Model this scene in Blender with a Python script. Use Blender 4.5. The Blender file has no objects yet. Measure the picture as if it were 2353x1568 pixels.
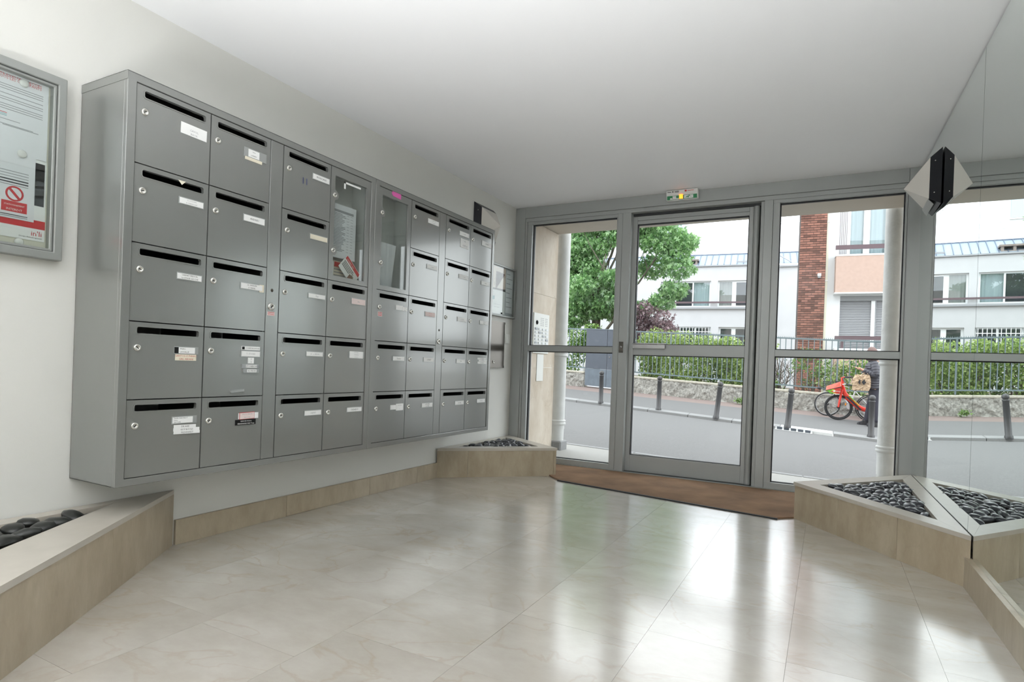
import bpy, bmesh, math, random
import numpy as np
from mathutils import Vector, Matrix
from mathutils.geometry import tessellate_polygon
R=random.Random(7)
SC=bpy.context.scene
COL=SC.collection
# ------------------------------------------------------------------ camera, sky, light, exposure
CAM_C=Vector((2.5704,-2.8876,.8585)); YAW,PIT,ROL=.4876,-.0036,.0359; FPX=1366.58
def cam_axes():
    cy,sy=math.cos(YAW),math.sin(YAW)
    f=Vector((-sy,cy,0)); r=Vector((cy,sy,0)); u=Vector((0,0,1))
    f2=f*math.cos(PIT)+u*math.sin(PIT); u2=u*math.cos(PIT)-f*math.sin(PIT)
    return r*math.cos(ROL)+u2*math.sin(ROL), u2*math.cos(ROL)-r*math.sin(ROL), f2
cr_,cu_,cf_=cam_axes()
cam=bpy.data.cameras.new('camera'); camo=bpy.data.objects.new('camera',cam); COL.objects.link(camo)
camo.matrix_world=Matrix(((cr_.x,cu_.x,-cf_.x,CAM_C.x),(cr_.y,cu_.y,-cf_.y,CAM_C.y),(cr_.z,cu_.z,-cf_.z,CAM_C.z),(0,0,0,1)))
cam.sensor_width=36; cam.lens=FPX/2353*36; cam.shift_y=61.6/2353; cam.clip_start=.05; cam.clip_end=300
SC.camera=camo
SC.view_settings.view_transform='Standard'; SC.view_settings.look='None'; SC.view_settings.gamma=1
SC.view_settings.exposure=0.12; SC.view_settings.use_curve_mapping=False
w=bpy.data.worlds.new('overcast_sky'); SC.world=w; w.use_nodes=True
nt=w.node_tree; bg=nt.nodes['Background']
tc=nt.nodes.new('ShaderNodeTexCoord'); sx=nt.nodes.new('ShaderNodeSeparateXYZ'); rp=nt.nodes.new('ShaderNodeValToRGB')
nt.links.new(tc.outputs['Generated'],sx.inputs[0]); nt.links.new(sx.outputs['Z'],rp.inputs[0]); nt.links.new(rp.outputs[0],bg.inputs[0])
rp.color_ramp.elements[0].color=(.84,.86,.90,1); rp.color_ramp.elements[1].color=(.95,.98,1.0,1)
bg.inputs[1].default_value=3.9
def area_lamp(name,loc,rot,sx_,sy_,power,col=(1,.97,.93)):
    l=bpy.data.lights.new(name,'AREA'); l.shape='RECTANGLE'; l.size=sx_; l.size_y=sy_; l.energy=power; l.color=col
    o=bpy.data.objects.new(name,l); o.location=loc; o.rotation_euler=rot; COL.objects.link(o); return o
# unseen fill lamps added behind the camera: one facing forward, two lifting the ceiling
area_lamp('added_rear_fill',(1.5,-5.95,1.3),(math.radians(90),0,0),2.6,2.0,8,(.98,.99,1))
area_lamp('added_ceiling_fill',(1.7,-4.5,.15),(math.radians(178),0,0),1.1,1.1,92,(.98,.99,1)).data.spread=math.radians(132)
area_lamp('added_ceiling_fill',(1.8,-3.5,.12),(math.radians(150),0,0),.6,.6,40,(.98,.99,1)).data.spread=math.radians(86)

# ------------------------------------------------------------------ helpers
W={}
class MB:
    def __init__(s): s.v=[]; s.f=[]; s.m=[]; s.sm=[]
    def add(s,v,f,mi=0,smooth=False):
        o=len(s.v); s.v+= [tuple(p) for p in v]
        for q in f: s.f.append(tuple(i+o for i in q)); s.m.append(mi); s.sm.append(smooth)
        return s
    def box(s,x0,y0,z0,x1,y1,z1,mi=0):
        if x0>x1:x0,x1=x1,x0
        if y0>y1:y0,y1=y1,y0
        if z0>z1:z0,z1=z1,z0
        return s.add([(x0,y0,z0),(x1,y0,z0),(x1,y1,z0),(x0,y1,z0),(x0,y0,z1),(x1,y0,z1),(x1,y1,z1),(x0,y1,z1)],
              [(0,3,2,1),(4,5,6,7),(0,1,5,4),(1,2,6,5),(2,3,7,6),(3,0,4,7)],mi)
    def prism(s,poly,z0,z1,mi=0):
        n=len(poly); a=sum(poly[i][0]*poly[(i+1)%n][1]-poly[(i+1)%n][0]*poly[i][1] for i in range(n))
        if a<0: poly=poly[::-1]
        zf0=z0 if callable(z0) else (lambda x,y:z0); zf1=z1 if callable(z1) else (lambda x,y:z1)
        v=[(x,y,zf0(x,y)) for x,y in poly]+[(x,y,zf1(x,y)) for x,y in poly]
        f=[tuple(range(n-1,-1,-1)),tuple(range(n,2*n))]+[(i,(i+1)%n,n+(i+1)%n,n+i) for i in range(n)]
        return s.add(v,f,mi)
    def hull(s,a,b,mi=0):   # two matching loops -> solid
        n=len(a); return s.add(list(a)+list(b),[tuple(range(n-1,-1,-1)),tuple(range(n,2*n))]+[(i,(i+1)%n,n+(i+1)%n,n+i) for i in range(n)],mi)
    def plate(s,outer,holes,ax,d0,d1,mi=0):
        """2D polygon with holes, extruded along axis ax ('x': coords are (y,z)) from d0 to d1"""
        loops=[outer]+holes
        tris=tessellate_polygon([[Vector((p[0],p[1],0)) for p in l] for l in loops])
        flat=[p for l in loops for p in l]; N=len(flat)
        def P(p,d): return {'x':(d,p[0],p[1]),'y':(p[0],d,p[1]),'z':(p[0],p[1],d)}[ax]
        v=[P(p,d0) for p in flat]+[P(p,d1) for p in flat]; f=[]
        for t in tris: f.append((t[0],t[1],t[2])); f.append((t[2]+N,t[1]+N,t[0]+N))
        o=0
        for l in loops:
            n=len(l)
            for i in range(n): a,b=o+i,o+(i+1)%n; f.append((a,b,b+N,a+N))
            o+=n
        return s.add(v,f,mi)
    def path(s,pts,r,n=8,mi=0,smooth=True,closed=False):
        pts=[Vector(p) for p in pts]; rs=r if isinstance(r,(list,tuple)) else [r]*len(pts); K=len(pts); v=[];f=[]
        for i,p in enumerate(pts):
            if closed: t=pts[(i+1)%K]-pts[i-1]
            else: t=(pts[min(i+1,K-1)]-pts[max(i-1,0)])
            t.normalize(); a=Vector((0,0,1)) if abs(t.z)<.9 else Vector((0,1,0))
            q=t.cross(a).normalized(); b=t.cross(q)
            for k in range(n):
                an=2*math.pi*k/n; v.append(p+(q*math.cos(an)+b*math.sin(an))*rs[i])
        for i in range(K if closed else K-1):
            j=(i+1)%K
            for k in range(n): l=(k+1)%n; f.append((i*n+k,i*n+l,j*n+l,j*n+k))
        s.add(v,f,mi,smooth)
        if not closed: s.add(v[:n],[tuple(range(n))],mi); s.add(v[-n:],[tuple(range(n-1,-1,-1))],mi)
        return s
    def ring(s,c,R_,r,axis='y',N=28,n=6,mi=0):
        pts=[]
        for i in range(N):
            a=2*math.pi*i/N; ca,sa=R_*math.cos(a),R_*math.sin(a)
            pts.append({'y':(c[0]+ca,c[1],c[2]+sa),'z':(c[0]+ca,c[1]+sa,c[2]),'x':(c[0],c[1]+ca,c[2]+sa)}[axis])
        return s.path(pts,r,n,mi,True,True)
    def lathe(s,prof,c,n=16,mi=0,axis='z',smooth=True):
        v=[];f=[];K=len(prof)
        for (r,h) in prof:
            for k in range(n):
                a=2*math.pi*k/n; x,y=r*math.cos(a),r*math.sin(a)
                v.append({'z':(c[0]+x,c[1]+y,c[2]+h),'x':(c[0]+h,c[1]+x,c[2]+y),'y':(c[0]+x,c[1]+h,c[2]+y)}[axis])
        for i in range(K-1):
            for k in range(n): l=(k+1)%n; f.append((i*n+k,i*n+l,(i+1)*n+l,(i+1)*n+k))
        s.add(v,f,mi,smooth)
        s.add(v[:n],[tuple(range(n-1,-1,-1))],mi); s.add(v[-n:],[tuple(range(n))],mi); return s
    def ball(s,c,r,mi=0,nu=12,nv=8,sq=(1,1,1)):
        v=[];f=[]
        for j in range(nv+1):
            t=math.pi*j/nv
            for i in range(nu):
                a=2*math.pi*i/nu; v.append((c[0]+sq[0]*r*math.sin(t)*math.cos(a),c[1]+sq[1]*r*math.sin(t)*math.sin(a),c[2]+sq[2]*r*math.cos(t)))
        for j in range(nv):
            for i in range(nu): k=(i+1)%nu; f.append((j*nu+i,(j+1)*nu+i,(j+1)*nu+k,j*nu+k))
        return s.add(v,f,mi,True)
    def mesh(s,name,mats,org=Vector((0,0,0)),weld=False):
        me=bpy.data.meshes.new(name)
        me.from_pydata([(p[0]-org[0],p[1]-org[1],p[2]-org[2]) for p in s.v],[],s.f)
        for m in (mats if isinstance(mats,(list,tuple)) else [mats]): me.materials.append(m)
        me.polygons.foreach_set('material_index',s.m); me.polygons.foreach_set('use_smooth',s.sm)
        bm=bmesh.new(); bm.from_mesh(me)
        if weld: bmesh.ops.remove_doubles(bm,verts=bm.verts,dist=1e-5)
        bmesh.ops.recalc_face_normals(bm,faces=bm.faces); bm.to_mesh(me); bm.free()
        return me
    def build(s,name,mats,parent=None,loc=None,bev=0,seg=1):
        org=W[parent.name] if parent else (Vector(loc) if loc is not None else Vector((0,0,0)))
        o=bpy.data.objects.new(name,s.mesh(name,mats,org)); COL.objects.link(o)
        if parent: o.parent=parent
        else: o.location=org
        W[o.name]=org
        if bev:
            b=o.modifiers.new('bevel','BEVEL'); b.width=bev; b.segments=seg; b.limit_method='ANGLE'; b.angle_limit=.6
        return o
def meshobj(name,me,parent=None,loc=(0,0,0)):
    o=bpy.data.objects.new(name,me); COL.objects.link(o)
    if parent: o.parent=parent; W[o.name]=W[parent.name]; o.location=loc
    else: o.location=loc; W[o.name]=Vector(loc)
    return o
def tag(o,label,cat,group=None,kind=None):
    o['label']=label; o['category']=cat
    if group:o['group']=group
    if kind:o['kind']=kind
    return o
def thing(name,label,cat,loc=(0,0,0),group=None,rotz=0,local=False):
    o=bpy.data.objects.new(name,None); o.empty_display_size=.1; COL.objects.link(o); o.location=loc; o.rotation_euler[2]=rotz
    W[o.name]=Vector((0,0,0)) if local else Vector(loc); return tag(o,label,cat,group)
def struct(o,label=None):
    o['kind']='structure'
    if label:o['label']=label
    return o
def sthing(name,loc=(0,0,0),label=None):
    o=bpy.data.objects.new(name,None); o.empty_display_size=.1; COL.objects.link(o); o.location=loc; W[o.name]=Vector(loc); return struct(o,label)
def lin(c):
    c=[x/255 for x in c]; return tuple((x/12.92 if x<=.04045 else ((x+.055)/1.055)**2.4) for x in c)
def mat(name,col,rough=.5,metal=0,var=0,vs=8,bump=0,bs=60,spec=.5,rnd=0,emit=0,coat=0,det=4):
    m=bpy.data.materials.new(name); m.use_nodes=True; n=m.node_tree; b=n.nodes['Principled BSDF']
    c=lin(col); b.inputs['Base Color'].default_value=(*c,1); b.inputs['Roughness'].default_value=rough; b.inputs['Metallic'].default_value=metal
    b.inputs['Specular IOR Level'].default_value=spec
    if coat: b.inputs['Coat Weight'].default_value=coat; b.inputs['Coat Roughness'].default_value=.08
    if emit: b.inputs['Emission Color'].default_value=(*c,1); b.inputs['Emission Strength'].default_value=emit
    t=None
    if var or bump:
        t=n.nodes.new('ShaderNodeTexCoord')
    last=None
    if var:
        no=n.nodes.new('ShaderNodeTexNoise'); no.inputs['Scale'].default_value=vs; no.inputs['Detail'].default_value=det
        n.links.new(t.outputs['Object'],no.inputs['Vector'])
        mr=n.nodes.new('ShaderNodeMapRange'); mr.inputs['From Min'].default_value=.25; mr.inputs['From Max'].default_value=.75
        mr.inputs['To Min'].default_value=1-var; mr.inputs['To Max'].default_value=1+var; n.links.new(no.outputs['Fac'],mr.inputs['Value']); last=mr.outputs[0]
    if rnd:
        oi=n.nodes.new('ShaderNodeNewGeometry' if rnd<0 else 'ShaderNodeObjectInfo'); r=abs(rnd)
        mr2=n.nodes.new('ShaderNodeMapRange'); mr2.inputs['To Min'].default_value=1-r; mr2.inputs['To Max'].default_value=1+r
        n.links.new(oi.outputs['Random Per Island' if rnd<0 else 'Random'],mr2.inputs['Value'])
        if last:
            mu=n.nodes.new('ShaderNodeMath'); mu.operation='MULTIPLY'; n.links.new(last,mu.inputs[0]); n.links.new(mr2.outputs[0],mu.inputs[1]); last=mu.outputs[0]
        else: last=mr2.outputs[0]
    if last:
        vm=n.nodes.new('ShaderNodeVectorMath'); vm.operation='SCALE'; vm.inputs[0].default_value=c; n.links.new(last,vm.inputs['Scale']); n.links.new(vm.outputs[0],b.inputs['Base Color'])
    if bump:
        nb=n.nodes.new('ShaderNodeTexNoise'); nb.inputs['Scale'].default_value=bs; nb.inputs['Detail'].default_value=5; n.links.new(t.outputs['Object'],nb.inputs['Vector'])
        bp=n.nodes.new('ShaderNodeBump'); bp.inputs['Strength'].default_value=bump; bp.inputs['Distance'].default_value=.01
        n.links.new(nb.outputs['Fac'],bp.inputs['Height']); n.links.new(bp.outputs[0],b.inputs['Normal'])
    return m
def glass_mat(name,tint=(.93,.96,.95),refl=1.0):
    m=bpy.data.materials.new(name); m.use_nodes=True; n=m.node_tree; n.nodes.remove(n.nodes['Principled BSDF'])
    out=n.nodes['Material Output']; tr=n.nodes.new('ShaderNodeBsdfTransparent'); tr.inputs[0].default_value=(*tint,1)
    gl=n.nodes.new('ShaderNodeBsdfGlossy'); gl.inputs['Roughness'].default_value=.01
    lw=n.nodes.new('ShaderNodeLayerWeight'); lw.inputs[0].default_value=.5
    pw=n.nodes.new('ShaderNodeMath'); pw.operation='POWER'; pw.inputs[1].default_value=5; n.links.new(lw.outputs['Facing'],pw.inputs[0])
    ma=n.nodes.new('ShaderNodeMath'); ma.operation='MULTIPLY_ADD'; ma.inputs[1].default_value=.8*refl; ma.inputs[2].default_value=.035*refl; n.links.new(pw.outputs[0],ma.inputs[0])
    mx=n.nodes.new('ShaderNodeMixShader'); n.links.new(ma.outputs[0],mx.inputs[0]); n.links.new(tr.outputs[0],mx.inputs[1]); n.links.new(gl.outputs[0],mx.inputs[2]); n.links.new(mx.outputs[0],out.inputs[0])
    return m
def stone_mat(name,c1,c2,cv,rough,scale=3.,stretch=(1,1,1),rnd=.05,bump=.0,vein=.45,coat=0):
    m=bpy.data.materials.new(name); m.use_nodes=True; n=m.node_tree; b=n.nodes['Principled BSDF']; L=n.links.new
    t=n.nodes.new('ShaderNodeTexCoord'); oi=n.nodes.new('ShaderNodeObjectInfo'); ge=n.nodes.new('ShaderNodeNewGeometry')
    mp=n.nodes.new('ShaderNodeMapping'); mp.inputs['Scale'].default_value=stretch
    cx=n.nodes.new('ShaderNodeVectorMath'); cx.operation='SCALE'; cx.inputs[0].default_value=(7,11,5); L(oi.outputs['Random'],cx.inputs['Scale'])
    ad=n.nodes.new('ShaderNodeVectorMath'); ad.operation='ADD'; L(ge.outputs['Position'],ad.inputs[0]); L(cx.outputs[0],ad.inputs[1]); L(ad.outputs[0],mp.inputs[0])
    n1=n.nodes.new('ShaderNodeTexNoise'); n1.inputs['Scale'].default_value=scale; n1.inputs['Detail'].default_value=8; n1.inputs['Roughness'].default_value=.65; L(mp.outputs[0],n1.inputs['Vector'])
    r1=n.nodes.new('ShaderNodeValToRGB'); r1.color_ramp.elements[0].position=.35; r1.color_ramp.elements[1].position=.68
    r1.color_ramp.elements[0].color=(*lin(c1),1); r1.color_ramp.elements[1].color=(*lin(c2),1); L(n1.outputs['Fac'],r1.inputs[0])
    n2=n.nodes.new('ShaderNodeTexNoise'); n2.inputs['Scale'].default_value=scale*.8; n2.inputs['Detail'].default_value=7; n2.inputs['Distortion'].default_value=.6; L(mp.outputs[0],n2.inputs['Vector'])
    r2=n.nodes.new('ShaderNodeValToRGB'); e=r2.color_ramp.elements; e[0].position=.485; e[0].color=(0,0,0,1); e[1].position=.5; e[1].color=(1,1,1,1); x=e.new(.515); x.color=(0,0,0,1); L(n2.outputs['Fac'],r2.inputs[0])
    n3=n.nodes.new('ShaderNodeTexNoise'); n3.inputs['Scale'].default_value=scale*.6; L(mp.outputs[0],n3.inputs['Vector'])
    ml=n.nodes.new('ShaderNodeMath'); ml.operation='MULTIPLY'; L(r2.outputs[0],ml.inputs[0]); L(n3.outputs['Fac'],ml.inputs[1])
    ml2=n.nodes.new('ShaderNodeMath'); ml2.operation='MULTIPLY'; ml2.inputs[1].default_value=vein; L(ml.outputs[0],ml2.inputs[0])
    mx=n.nodes.new('ShaderNodeMix'); mx.data_type='RGBA'; L(ml2.outputs[0],mx.inputs[0]); L(r1.outputs[0],mx.inputs[6]); mx.inputs[7].default_value=(*lin(cv),1)
    mr=n.nodes.new('ShaderNodeMapRange'); mr.inputs['To Min'].default_value=1-rnd; mr.inputs['To Max'].default_value=1+rnd; L(oi.outputs['Random'],mr.inputs['Value'])
    vm=n.nodes.new('ShaderNodeVectorMath'); vm.operation='SCALE'; L(mx.outputs[2],vm.inputs[0]); L(mr.outputs[0],vm.inputs['Scale']); L(vm.outputs[0],b.inputs['Base Color'])
    b.inputs['Coat Weight'].default_value=coat; b.inputs['Coat Roughness'].default_value=.19; b.inputs['Coat IOR'].default_value=1.6
    n4=n.nodes.new('ShaderNodeTexNoise'); n4.inputs['Scale'].default_value=scale*3; n4.inputs['Detail'].default_value=6; L(mp.outputs[0],n4.inputs['Vector'])
    rr=n.nodes.new('ShaderNodeMapRange'); rr.inputs['To Min'].default_value=rough*.85; rr.inputs['To Max'].default_value=rough*1.2; L(n4.outputs['Fac'],rr.inputs['Value']); L(rr.outputs[0],b.inputs['Roughness'])
    if bump:
        bp=n.nodes.new('ShaderNodeBump'); bp.inputs['Strength'].default_value=bump; bp.inputs['Distance'].default_value=.01; L(n4.outputs['Fac'],bp.inputs['Height']); L(bp.outputs[0],b.inputs['Normal'])
    return m
def leaf_mat(name,c1,c2,trans=.35):
    m=bpy.data.materials.new(name); m.use_nodes=True; n=m.node_tree; n.nodes.remove(n.nodes['Principled BSDF']); L=n.links.new; out=n.nodes['Material Output']
    g=n.nodes.new('ShaderNodeNewGeometry'); r=n.nodes.new('ShaderNodeValToRGB'); r.color_ramp.elements[0].color=(*lin(c1),1); r.color_ramp.elements[1].color=(*lin(c2),1); L(g.outputs['Random Per Island'],r.inputs[0])
    d=n.nodes.new('ShaderNodeBsdfDiffuse'); t=n.nodes.new('ShaderNodeBsdfTranslucent'); gl=n.nodes.new('ShaderNodeBsdfGlossy'); gl.inputs['Roughness'].default_value=.35
    L(r.outputs[0],d.inputs[0]); L(r.outputs[0],t.inputs[0])
    a=n.nodes.new('ShaderNodeMixShader'); a.inputs[0].default_value=trans; L(d.outputs[0],a.inputs[1]); L(t.outputs[0],a.inputs[2])
    b=n.nodes.new('ShaderNodeMixShader'); b.inputs[0].default_value=.08; L(a.outputs[0],b.inputs[1]); L(gl.outputs[0],b.inputs[2]); L(b.outputs[0],out.inputs[0]); return m

M=dict(
 wall=mat('wall_paint',(218,218,213),.6,var=.02,vs=1.2,bump=.03,bs=90),
 ceil=mat('ceiling_paint',(243,244,246),.6,var=.012,vs=.8),
 floor=stone_mat('polished_beige_marble',(174,167,157),(190,185,177),(168,152,132),.14,2.6,(1,1.6,1),.03,0,.65,.75),
 bed=mat('mortar_bed',(172,162,148),.8),
 stone=stone_mat('beige_limestone',(164,150,127),(184,172,150),(144,126,102),.35,9.,(1,1,.4),.06,.1,.25),
 stonetop=mat('honed_limestone_top',(186,180,169),.3,var=.05,vs=14,rnd=.02),
 box=mat('grey_mailbox_paint',(140,142,139),.22,.4,var=.02,vs=3,bump=.015,bs=400,coat=.4),
 boxdark=mat('mailbox_inside',(40,42,42),.6),
 chrome=mat('lock_chrome',(215,214,208),.22,.9),
 dark=mat('dark_rubber',(22,23,26),.6),
 black=mat('slot_black',(6,6,7),.9),
 white=mat('card_white',(236,237,236),.6),
 cream=mat('card_cream',(226,219,200),.6),
 pinkc=mat('card_pink',(226,209,206),.6),
 rim=mat('plate_holder',(150,153,152),.2,0,coat=.5),
 ink=mat('ink_black',(40,40,46),.7), red=mat('ink_red',(176,38,40),.6), blue=mat('ink_blue',(62,70,120),.7),
 alu=mat('grey_anodised_aluminium',(166,169,168),.38,.2,var=.015,vs=2),
 alud=mat('aluminium_shadow_gap',(60,62,64),.5,.3),
 gasket=mat('black_gasket',(18,19,24),.6),
 steel=mat('brushed_steel',(160,160,160),.25,.9),
 glass=glass_mat('clear_glass',(.96,.975,.97),.3), pglass=glass_mat('acrylic_pane',(.9,.92,.91),1.6),
 mirror=mat('mirror_silver',(233,239,236),.004,1.0),
 mirroredge=mat('mirror_edge',(90,105,100),.2),
 coir=mat('coir_mat',(146,114,86),.95,var=.35,vs=4,bump=.9,bs=500,rnd=0),
 pebble=mat('black_pebble',(58,60,66),.25,var=.3,vs=30,rnd=.4,spec=.6),
 pebbleg=mat('dark_green_pebble',(38,40,38),.32,var=.3,vs=30,rnd=.4),
 tan=mat('tan_pebble',(140,126,104),.4,var=.15,vs=20),
 sand=mat('planter_bed',(120,110,95),.9,bump=.5,bs=120),
 bframe=mat('board_frame_aluminium',(150,153,150),.4,.4),
 boardback=mat('board_back_cream',(214,212,196),.6),
 teal=mat('print_teal',(44,128,122),.6), photo=mat('print_photo_dark',(58,60,66),.5,var=.5,vs=30), photol=mat('print_photo_light',(176,180,186),.5), brown=mat('print_brown',(120,82,62),.6),
 greyink=mat('print_grey',(150,152,156),.7), paper=mat('paper_sheet',(226,228,232),.6), redl=mat('print_red',(200,44,50),.6), pinkn=mat('pink_sticky_tab',(222,104,176),.6),
 peach=mat('print_peach',(238,216,202),.5), salmon=mat('print_salmon',(224,140,128),.5), tealb=mat('print_teal_blue',(110,176,184),.5),
 sconceb=mat('sconce_black',(26,28,34),.35,.3), sconcew=mat('sconce_opal_white',(220,216,209),.5), sconceg=mat('sconce_lit_grey',(160,160,160),.4),
 egreen=mat('sign_green',(0,128,72),.4), plastic=mat('white_plastic',(225,226,222),.35), clear=glass_mat('clear_lens',(.95,.97,.95),1),
 led=mat('orange_indicator_led',(255,130,30),.4,emit=3),
 liner=mat('compartment_liner_grey',(200,202,200),.5),
 darksteel=mat('dark_polished_steel',(92,88,82),.16,.9,var=.05,vs=3),
)
def rrect(x0,z0,x1,z1,r,n=4):
    p=[]
    for cx,cz,a0 in ((x1-r,z1-r,0),(x0+r,z1-r,90),(x0+r,z0+r,180),(x1-r,z0+r,270)):
        for i in range(n+1):
            a=math.radians(a0+90*i/n); p.append((cx+r*math.cos(a),cz+r*math.sin(a)))
    return p
TXT={}
def text(s,size,align='LEFT',bold=0):
    k=(s,size,align,bold)
    if k not in TXT:
        c=bpy.data.curves.new('t','FONT'); c.body=s; c.size=size; c.align_x=align; c.resolution_u=1; c.space_line=.95; c.offset=bold
        o=bpy.data.objects.new('t',c); COL.objects.link(o); bpy.context.view_layer.update()
        me=bpy.data.meshes.new_from_object(o.evaluated_get(bpy.context.evaluated_depsgraph_get()))
        TXT[k]=([tuple(v.co) for v in me.vertices],[tuple(p.vertices) for p in me.polygons])
        bpy.data.objects.remove(o); bpy.data.curves.remove(c); bpy.data.meshes.remove(me)
    return TXT[k]
def put_text(mb,s,size,org,ux,uz,mi,align='LEFT',bold=0):
    v,f=text(s,size,align,bold); org=Vector(org); ux=Vector(ux); uz=Vector(uz)
    mb.add([org+ux*p[0]+uz*p[1] for p in v],f,mi)
def skin_mesh(name,verts,edges,radii,sub=1,root=0):
    me=bpy.data.meshes.new(name+'_s'); me.from_pydata(verts,edges,[]); o=bpy.data.objects.new(name+'_s',me); COL.objects.link(o)
    md=o.modifiers.new('skin','SKIN'); md.use_smooth_shade=True
    sv=me.skin_vertices[0].data
    for i,r in enumerate(radii): sv[i].radius=(r,r) if not isinstance(r,tuple) else r
    sv[root].use_root=True
    sb=o.modifiers.new('sub','SUBSURF'); sb.levels=sub
    bpy.context.view_layer.update()
    r=bpy.data.meshes.new_from_object(o.evaluated_get(bpy.context.evaluated_depsgraph_get())); r.name=name
    bpy.data.objects.remove(o); bpy.data.meshes.remove(me)
    r.polygons.foreach_set('use_smooth',[True]*len(r.polygons)); return r
# ------------------------------------------------------------------ room shell
YG=1.982; HC=2.3; YB=-6.1
def mx(y): return 3.12-.018*(y-.36)          # mirror wall runs very slightly out of square
fl=sthing('floor',label='polished beige marble floor of the lobby')
MB().box(-.1,YB,-.16,3.35,YG+.12,-.012).build('mortar_bed',M['bed'],fl)
def clip(poly,a,b,keep):
    out=[]; n=len(poly)
    def sd(p): return ((b[0]-a[0])*(p[1]-a[1])-(b[1]-a[1])*(p[0]-a[0]))*keep
    for i in range(n):
        p,q=poly[i],poly[(i+1)%n]; sp,sq=sd(p),sd(q)
        if sp>=0: out.append(p)
        if sp*sq<0: t=sp/(sp-sq); out.append((p[0]+(q[0]-p[0])*t,p[1]+(q[1]-p[1])*t))
    return out
def shrink(poly,g):
    cx=sum(p[0] for p in poly)/len(poly); cy=sum(p[1] for p in poly)/len(poly); o=[]
    for x,y in poly:
        dx,dy=x-cx,y-cy; l=math.hypot(dx,dy); k=max(0,(l-g*1.4)/l) if l else 1; o.append((cx+dx*k,cy+dy*k))
    return o
offs=[-1.1,-.37,0,-.22,-.63,-.1,-.5,-.31]
MATP=[(.5,1.62),(.81,1.26),(2.35,1.0),(2.43,1.08),(2.6,1.35),(2.6,1.93),(.5,1.93)]
for i in range(8):
    x0=i*.415; x1=min(x0+.415,3.16)
    y=offs[i]-.415*14
    while y<YG:
        y0,y1=max(y,YB),min(y+.415,YG-.03); y+=.415
        if y1<=y0+.01: continue
        polys=[[(x0,y0),(x1,y0),(x1,y1),(x0,y1)]]
        for a,b,lo,hi in (((-.114,-.665),(.791,.019),-.2,.85),((2.485,-.43),(2.822,-.826),1.9,3.2)):
            np_=[]
            for pl in polys:
                mxx=max(p[0] for p in pl); mnx=min(p[0] for p in pl)
                if mxx<lo+.1 or mnx>hi-.1: np_.append(pl); continue
                for k in (1,-1):
                    c=clip(pl,a,b,k)
                    if len(c)>2:
                        ar=abs(sum(c[j][0]*c[(j+1)%len(c)][1]-c[(j+1)%len(c)][0]*c[j][1] for j in range(len(c))))/2
                        if ar>2e-4: np_.append(c)
            polys=np_
        for pl in polys: MB().prism(shrink(pl,.0004),-.02,R.uniform(-.0002,.0002)).build('tile',M['floor'],fl)
struct(MB().box(-.3,YB-.2,HC,3.6,YG-.045,HC+.25).build('ceiling',M['ceil'],loc=(1.5,-2,HC)),'plain white painted ceiling')
wl=struct(MB().box(-.3,YB,-.16,0,YG+.02,HC+.01).build('wall_left',M['wall'],loc=(0,-2,0)),'white painted wall carrying the mailboxes')
struct(MB().prism([(mx(YB)+.012,YB),(mx(YG)+.012,YG+.02),(3.6,YG+.02),(3.6,YB)],-.16,HC+.01).build('wall_right',M['wall'],loc=(3.12,-2,0)),'white wall behind the mirror')
struct(MB().box(-.3,YB-.2,-.16,3.6,YB,HC+.01).build('wall_rear',M['wall'],loc=(1.5,YB,0)),'white rear wall of the lobby')
# baseboards made of stone pieces
bl=sthing('baseboard_left',(0,-.2,0),'beige limestone skirting under the mailboxes')
y=-1.23
for ln in (.62,.66,.5,.4):
    y1=min(y+ln,.9); MB().box(0,y+.0008,0,.016,y1-.0008,.112).build('skirting_slab',M['stone'],bl,bev=.001); y=y1
    if y>=.9: break
b2=sthing('baseboard_right',(3.12,-1,0),'limestone skirting below the mirror')
y=.3
for ln in (.55,.6,.6,.6,.6,.6,.6,.6,.6):
    y1=y-ln; MB().prism([(mx(y)-.02,y-.001),(mx(y1)-.02,y1+.001),(mx(y1)+.012,y1+.001),(mx(y)+.012,y-.001)],0,.125).build('skirting_slab',M['stone'],b2); y=y1
# mirror panels
def mirror(y0,y1,zb,label):
    t=thing('wall_mirror',label,'mirror',(mx((y0+y1)/2),(y0+y1)/2,zb),'mirror panels on the right wall')
    MB().prism([(mx(y0)+.0,y0),(mx(y1)+.0,y1),(mx(y1)+.0015,y1),(mx(y0)+.0015,y0)],zb,HC-.012).build('mirror_glass',M['mirror'],t)
    e=.0015
    MB().prism([(mx(y0)+e,y0-.001),(mx(y1)+e,y1+.001),(mx(y1)+.012,y1+.001),(mx(y0)+.012,y0-.001)],zb-.001,HC-.008).build('backing_edge',M['mirroredge'],t)
mirror(.279,YG-.03,.222,'frameless mirror panel between the vertical joint and the glass front')
mirror(-1.75,.275,.126,'frameless mirror panel running out of frame on the right')

# ------------------------------------------------------------------ aluminium glass front
A=M['alu']
tr1=sthing('trim_1',(1.55,YG,HC),'grey aluminium header over the glass front')
MB().box(.0985,YG-.05,2.203,3.02,YG+.06,HC+.01).build('header_panel',A,tr1,bev=.002)
MB().box(.098,YG-.04,2.17,3.0205,YG+.1,2.2025).build('header_rail',A,tr1,bev=.0015)
tr2=sthing('trim_2',(.06,YG,0),'grey aluminium post against the left wall')
MB().box(0,YG-.05,0,.098,YG+.06,HC-.001).build('corner_post',A,tr2,bev=.002)
MB().box(.099,YG-.042,0,.117,YG+.06,2.169).build('edge_profile',A,tr2,bev=.001)
tr3=sthing('trim_3',(3.05,YG,0),'grey aluminium posts against the mirror')
MB().box(3.018,YG-.042,0,3.05,YG+.06,2.169).build('edge_profile',A,tr3,bev=.001)
MB().box(3.021,YG-.05,0,3.125,YG+.06,HC-.001).build('corner_post',A,tr3,bev=.002)
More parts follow.
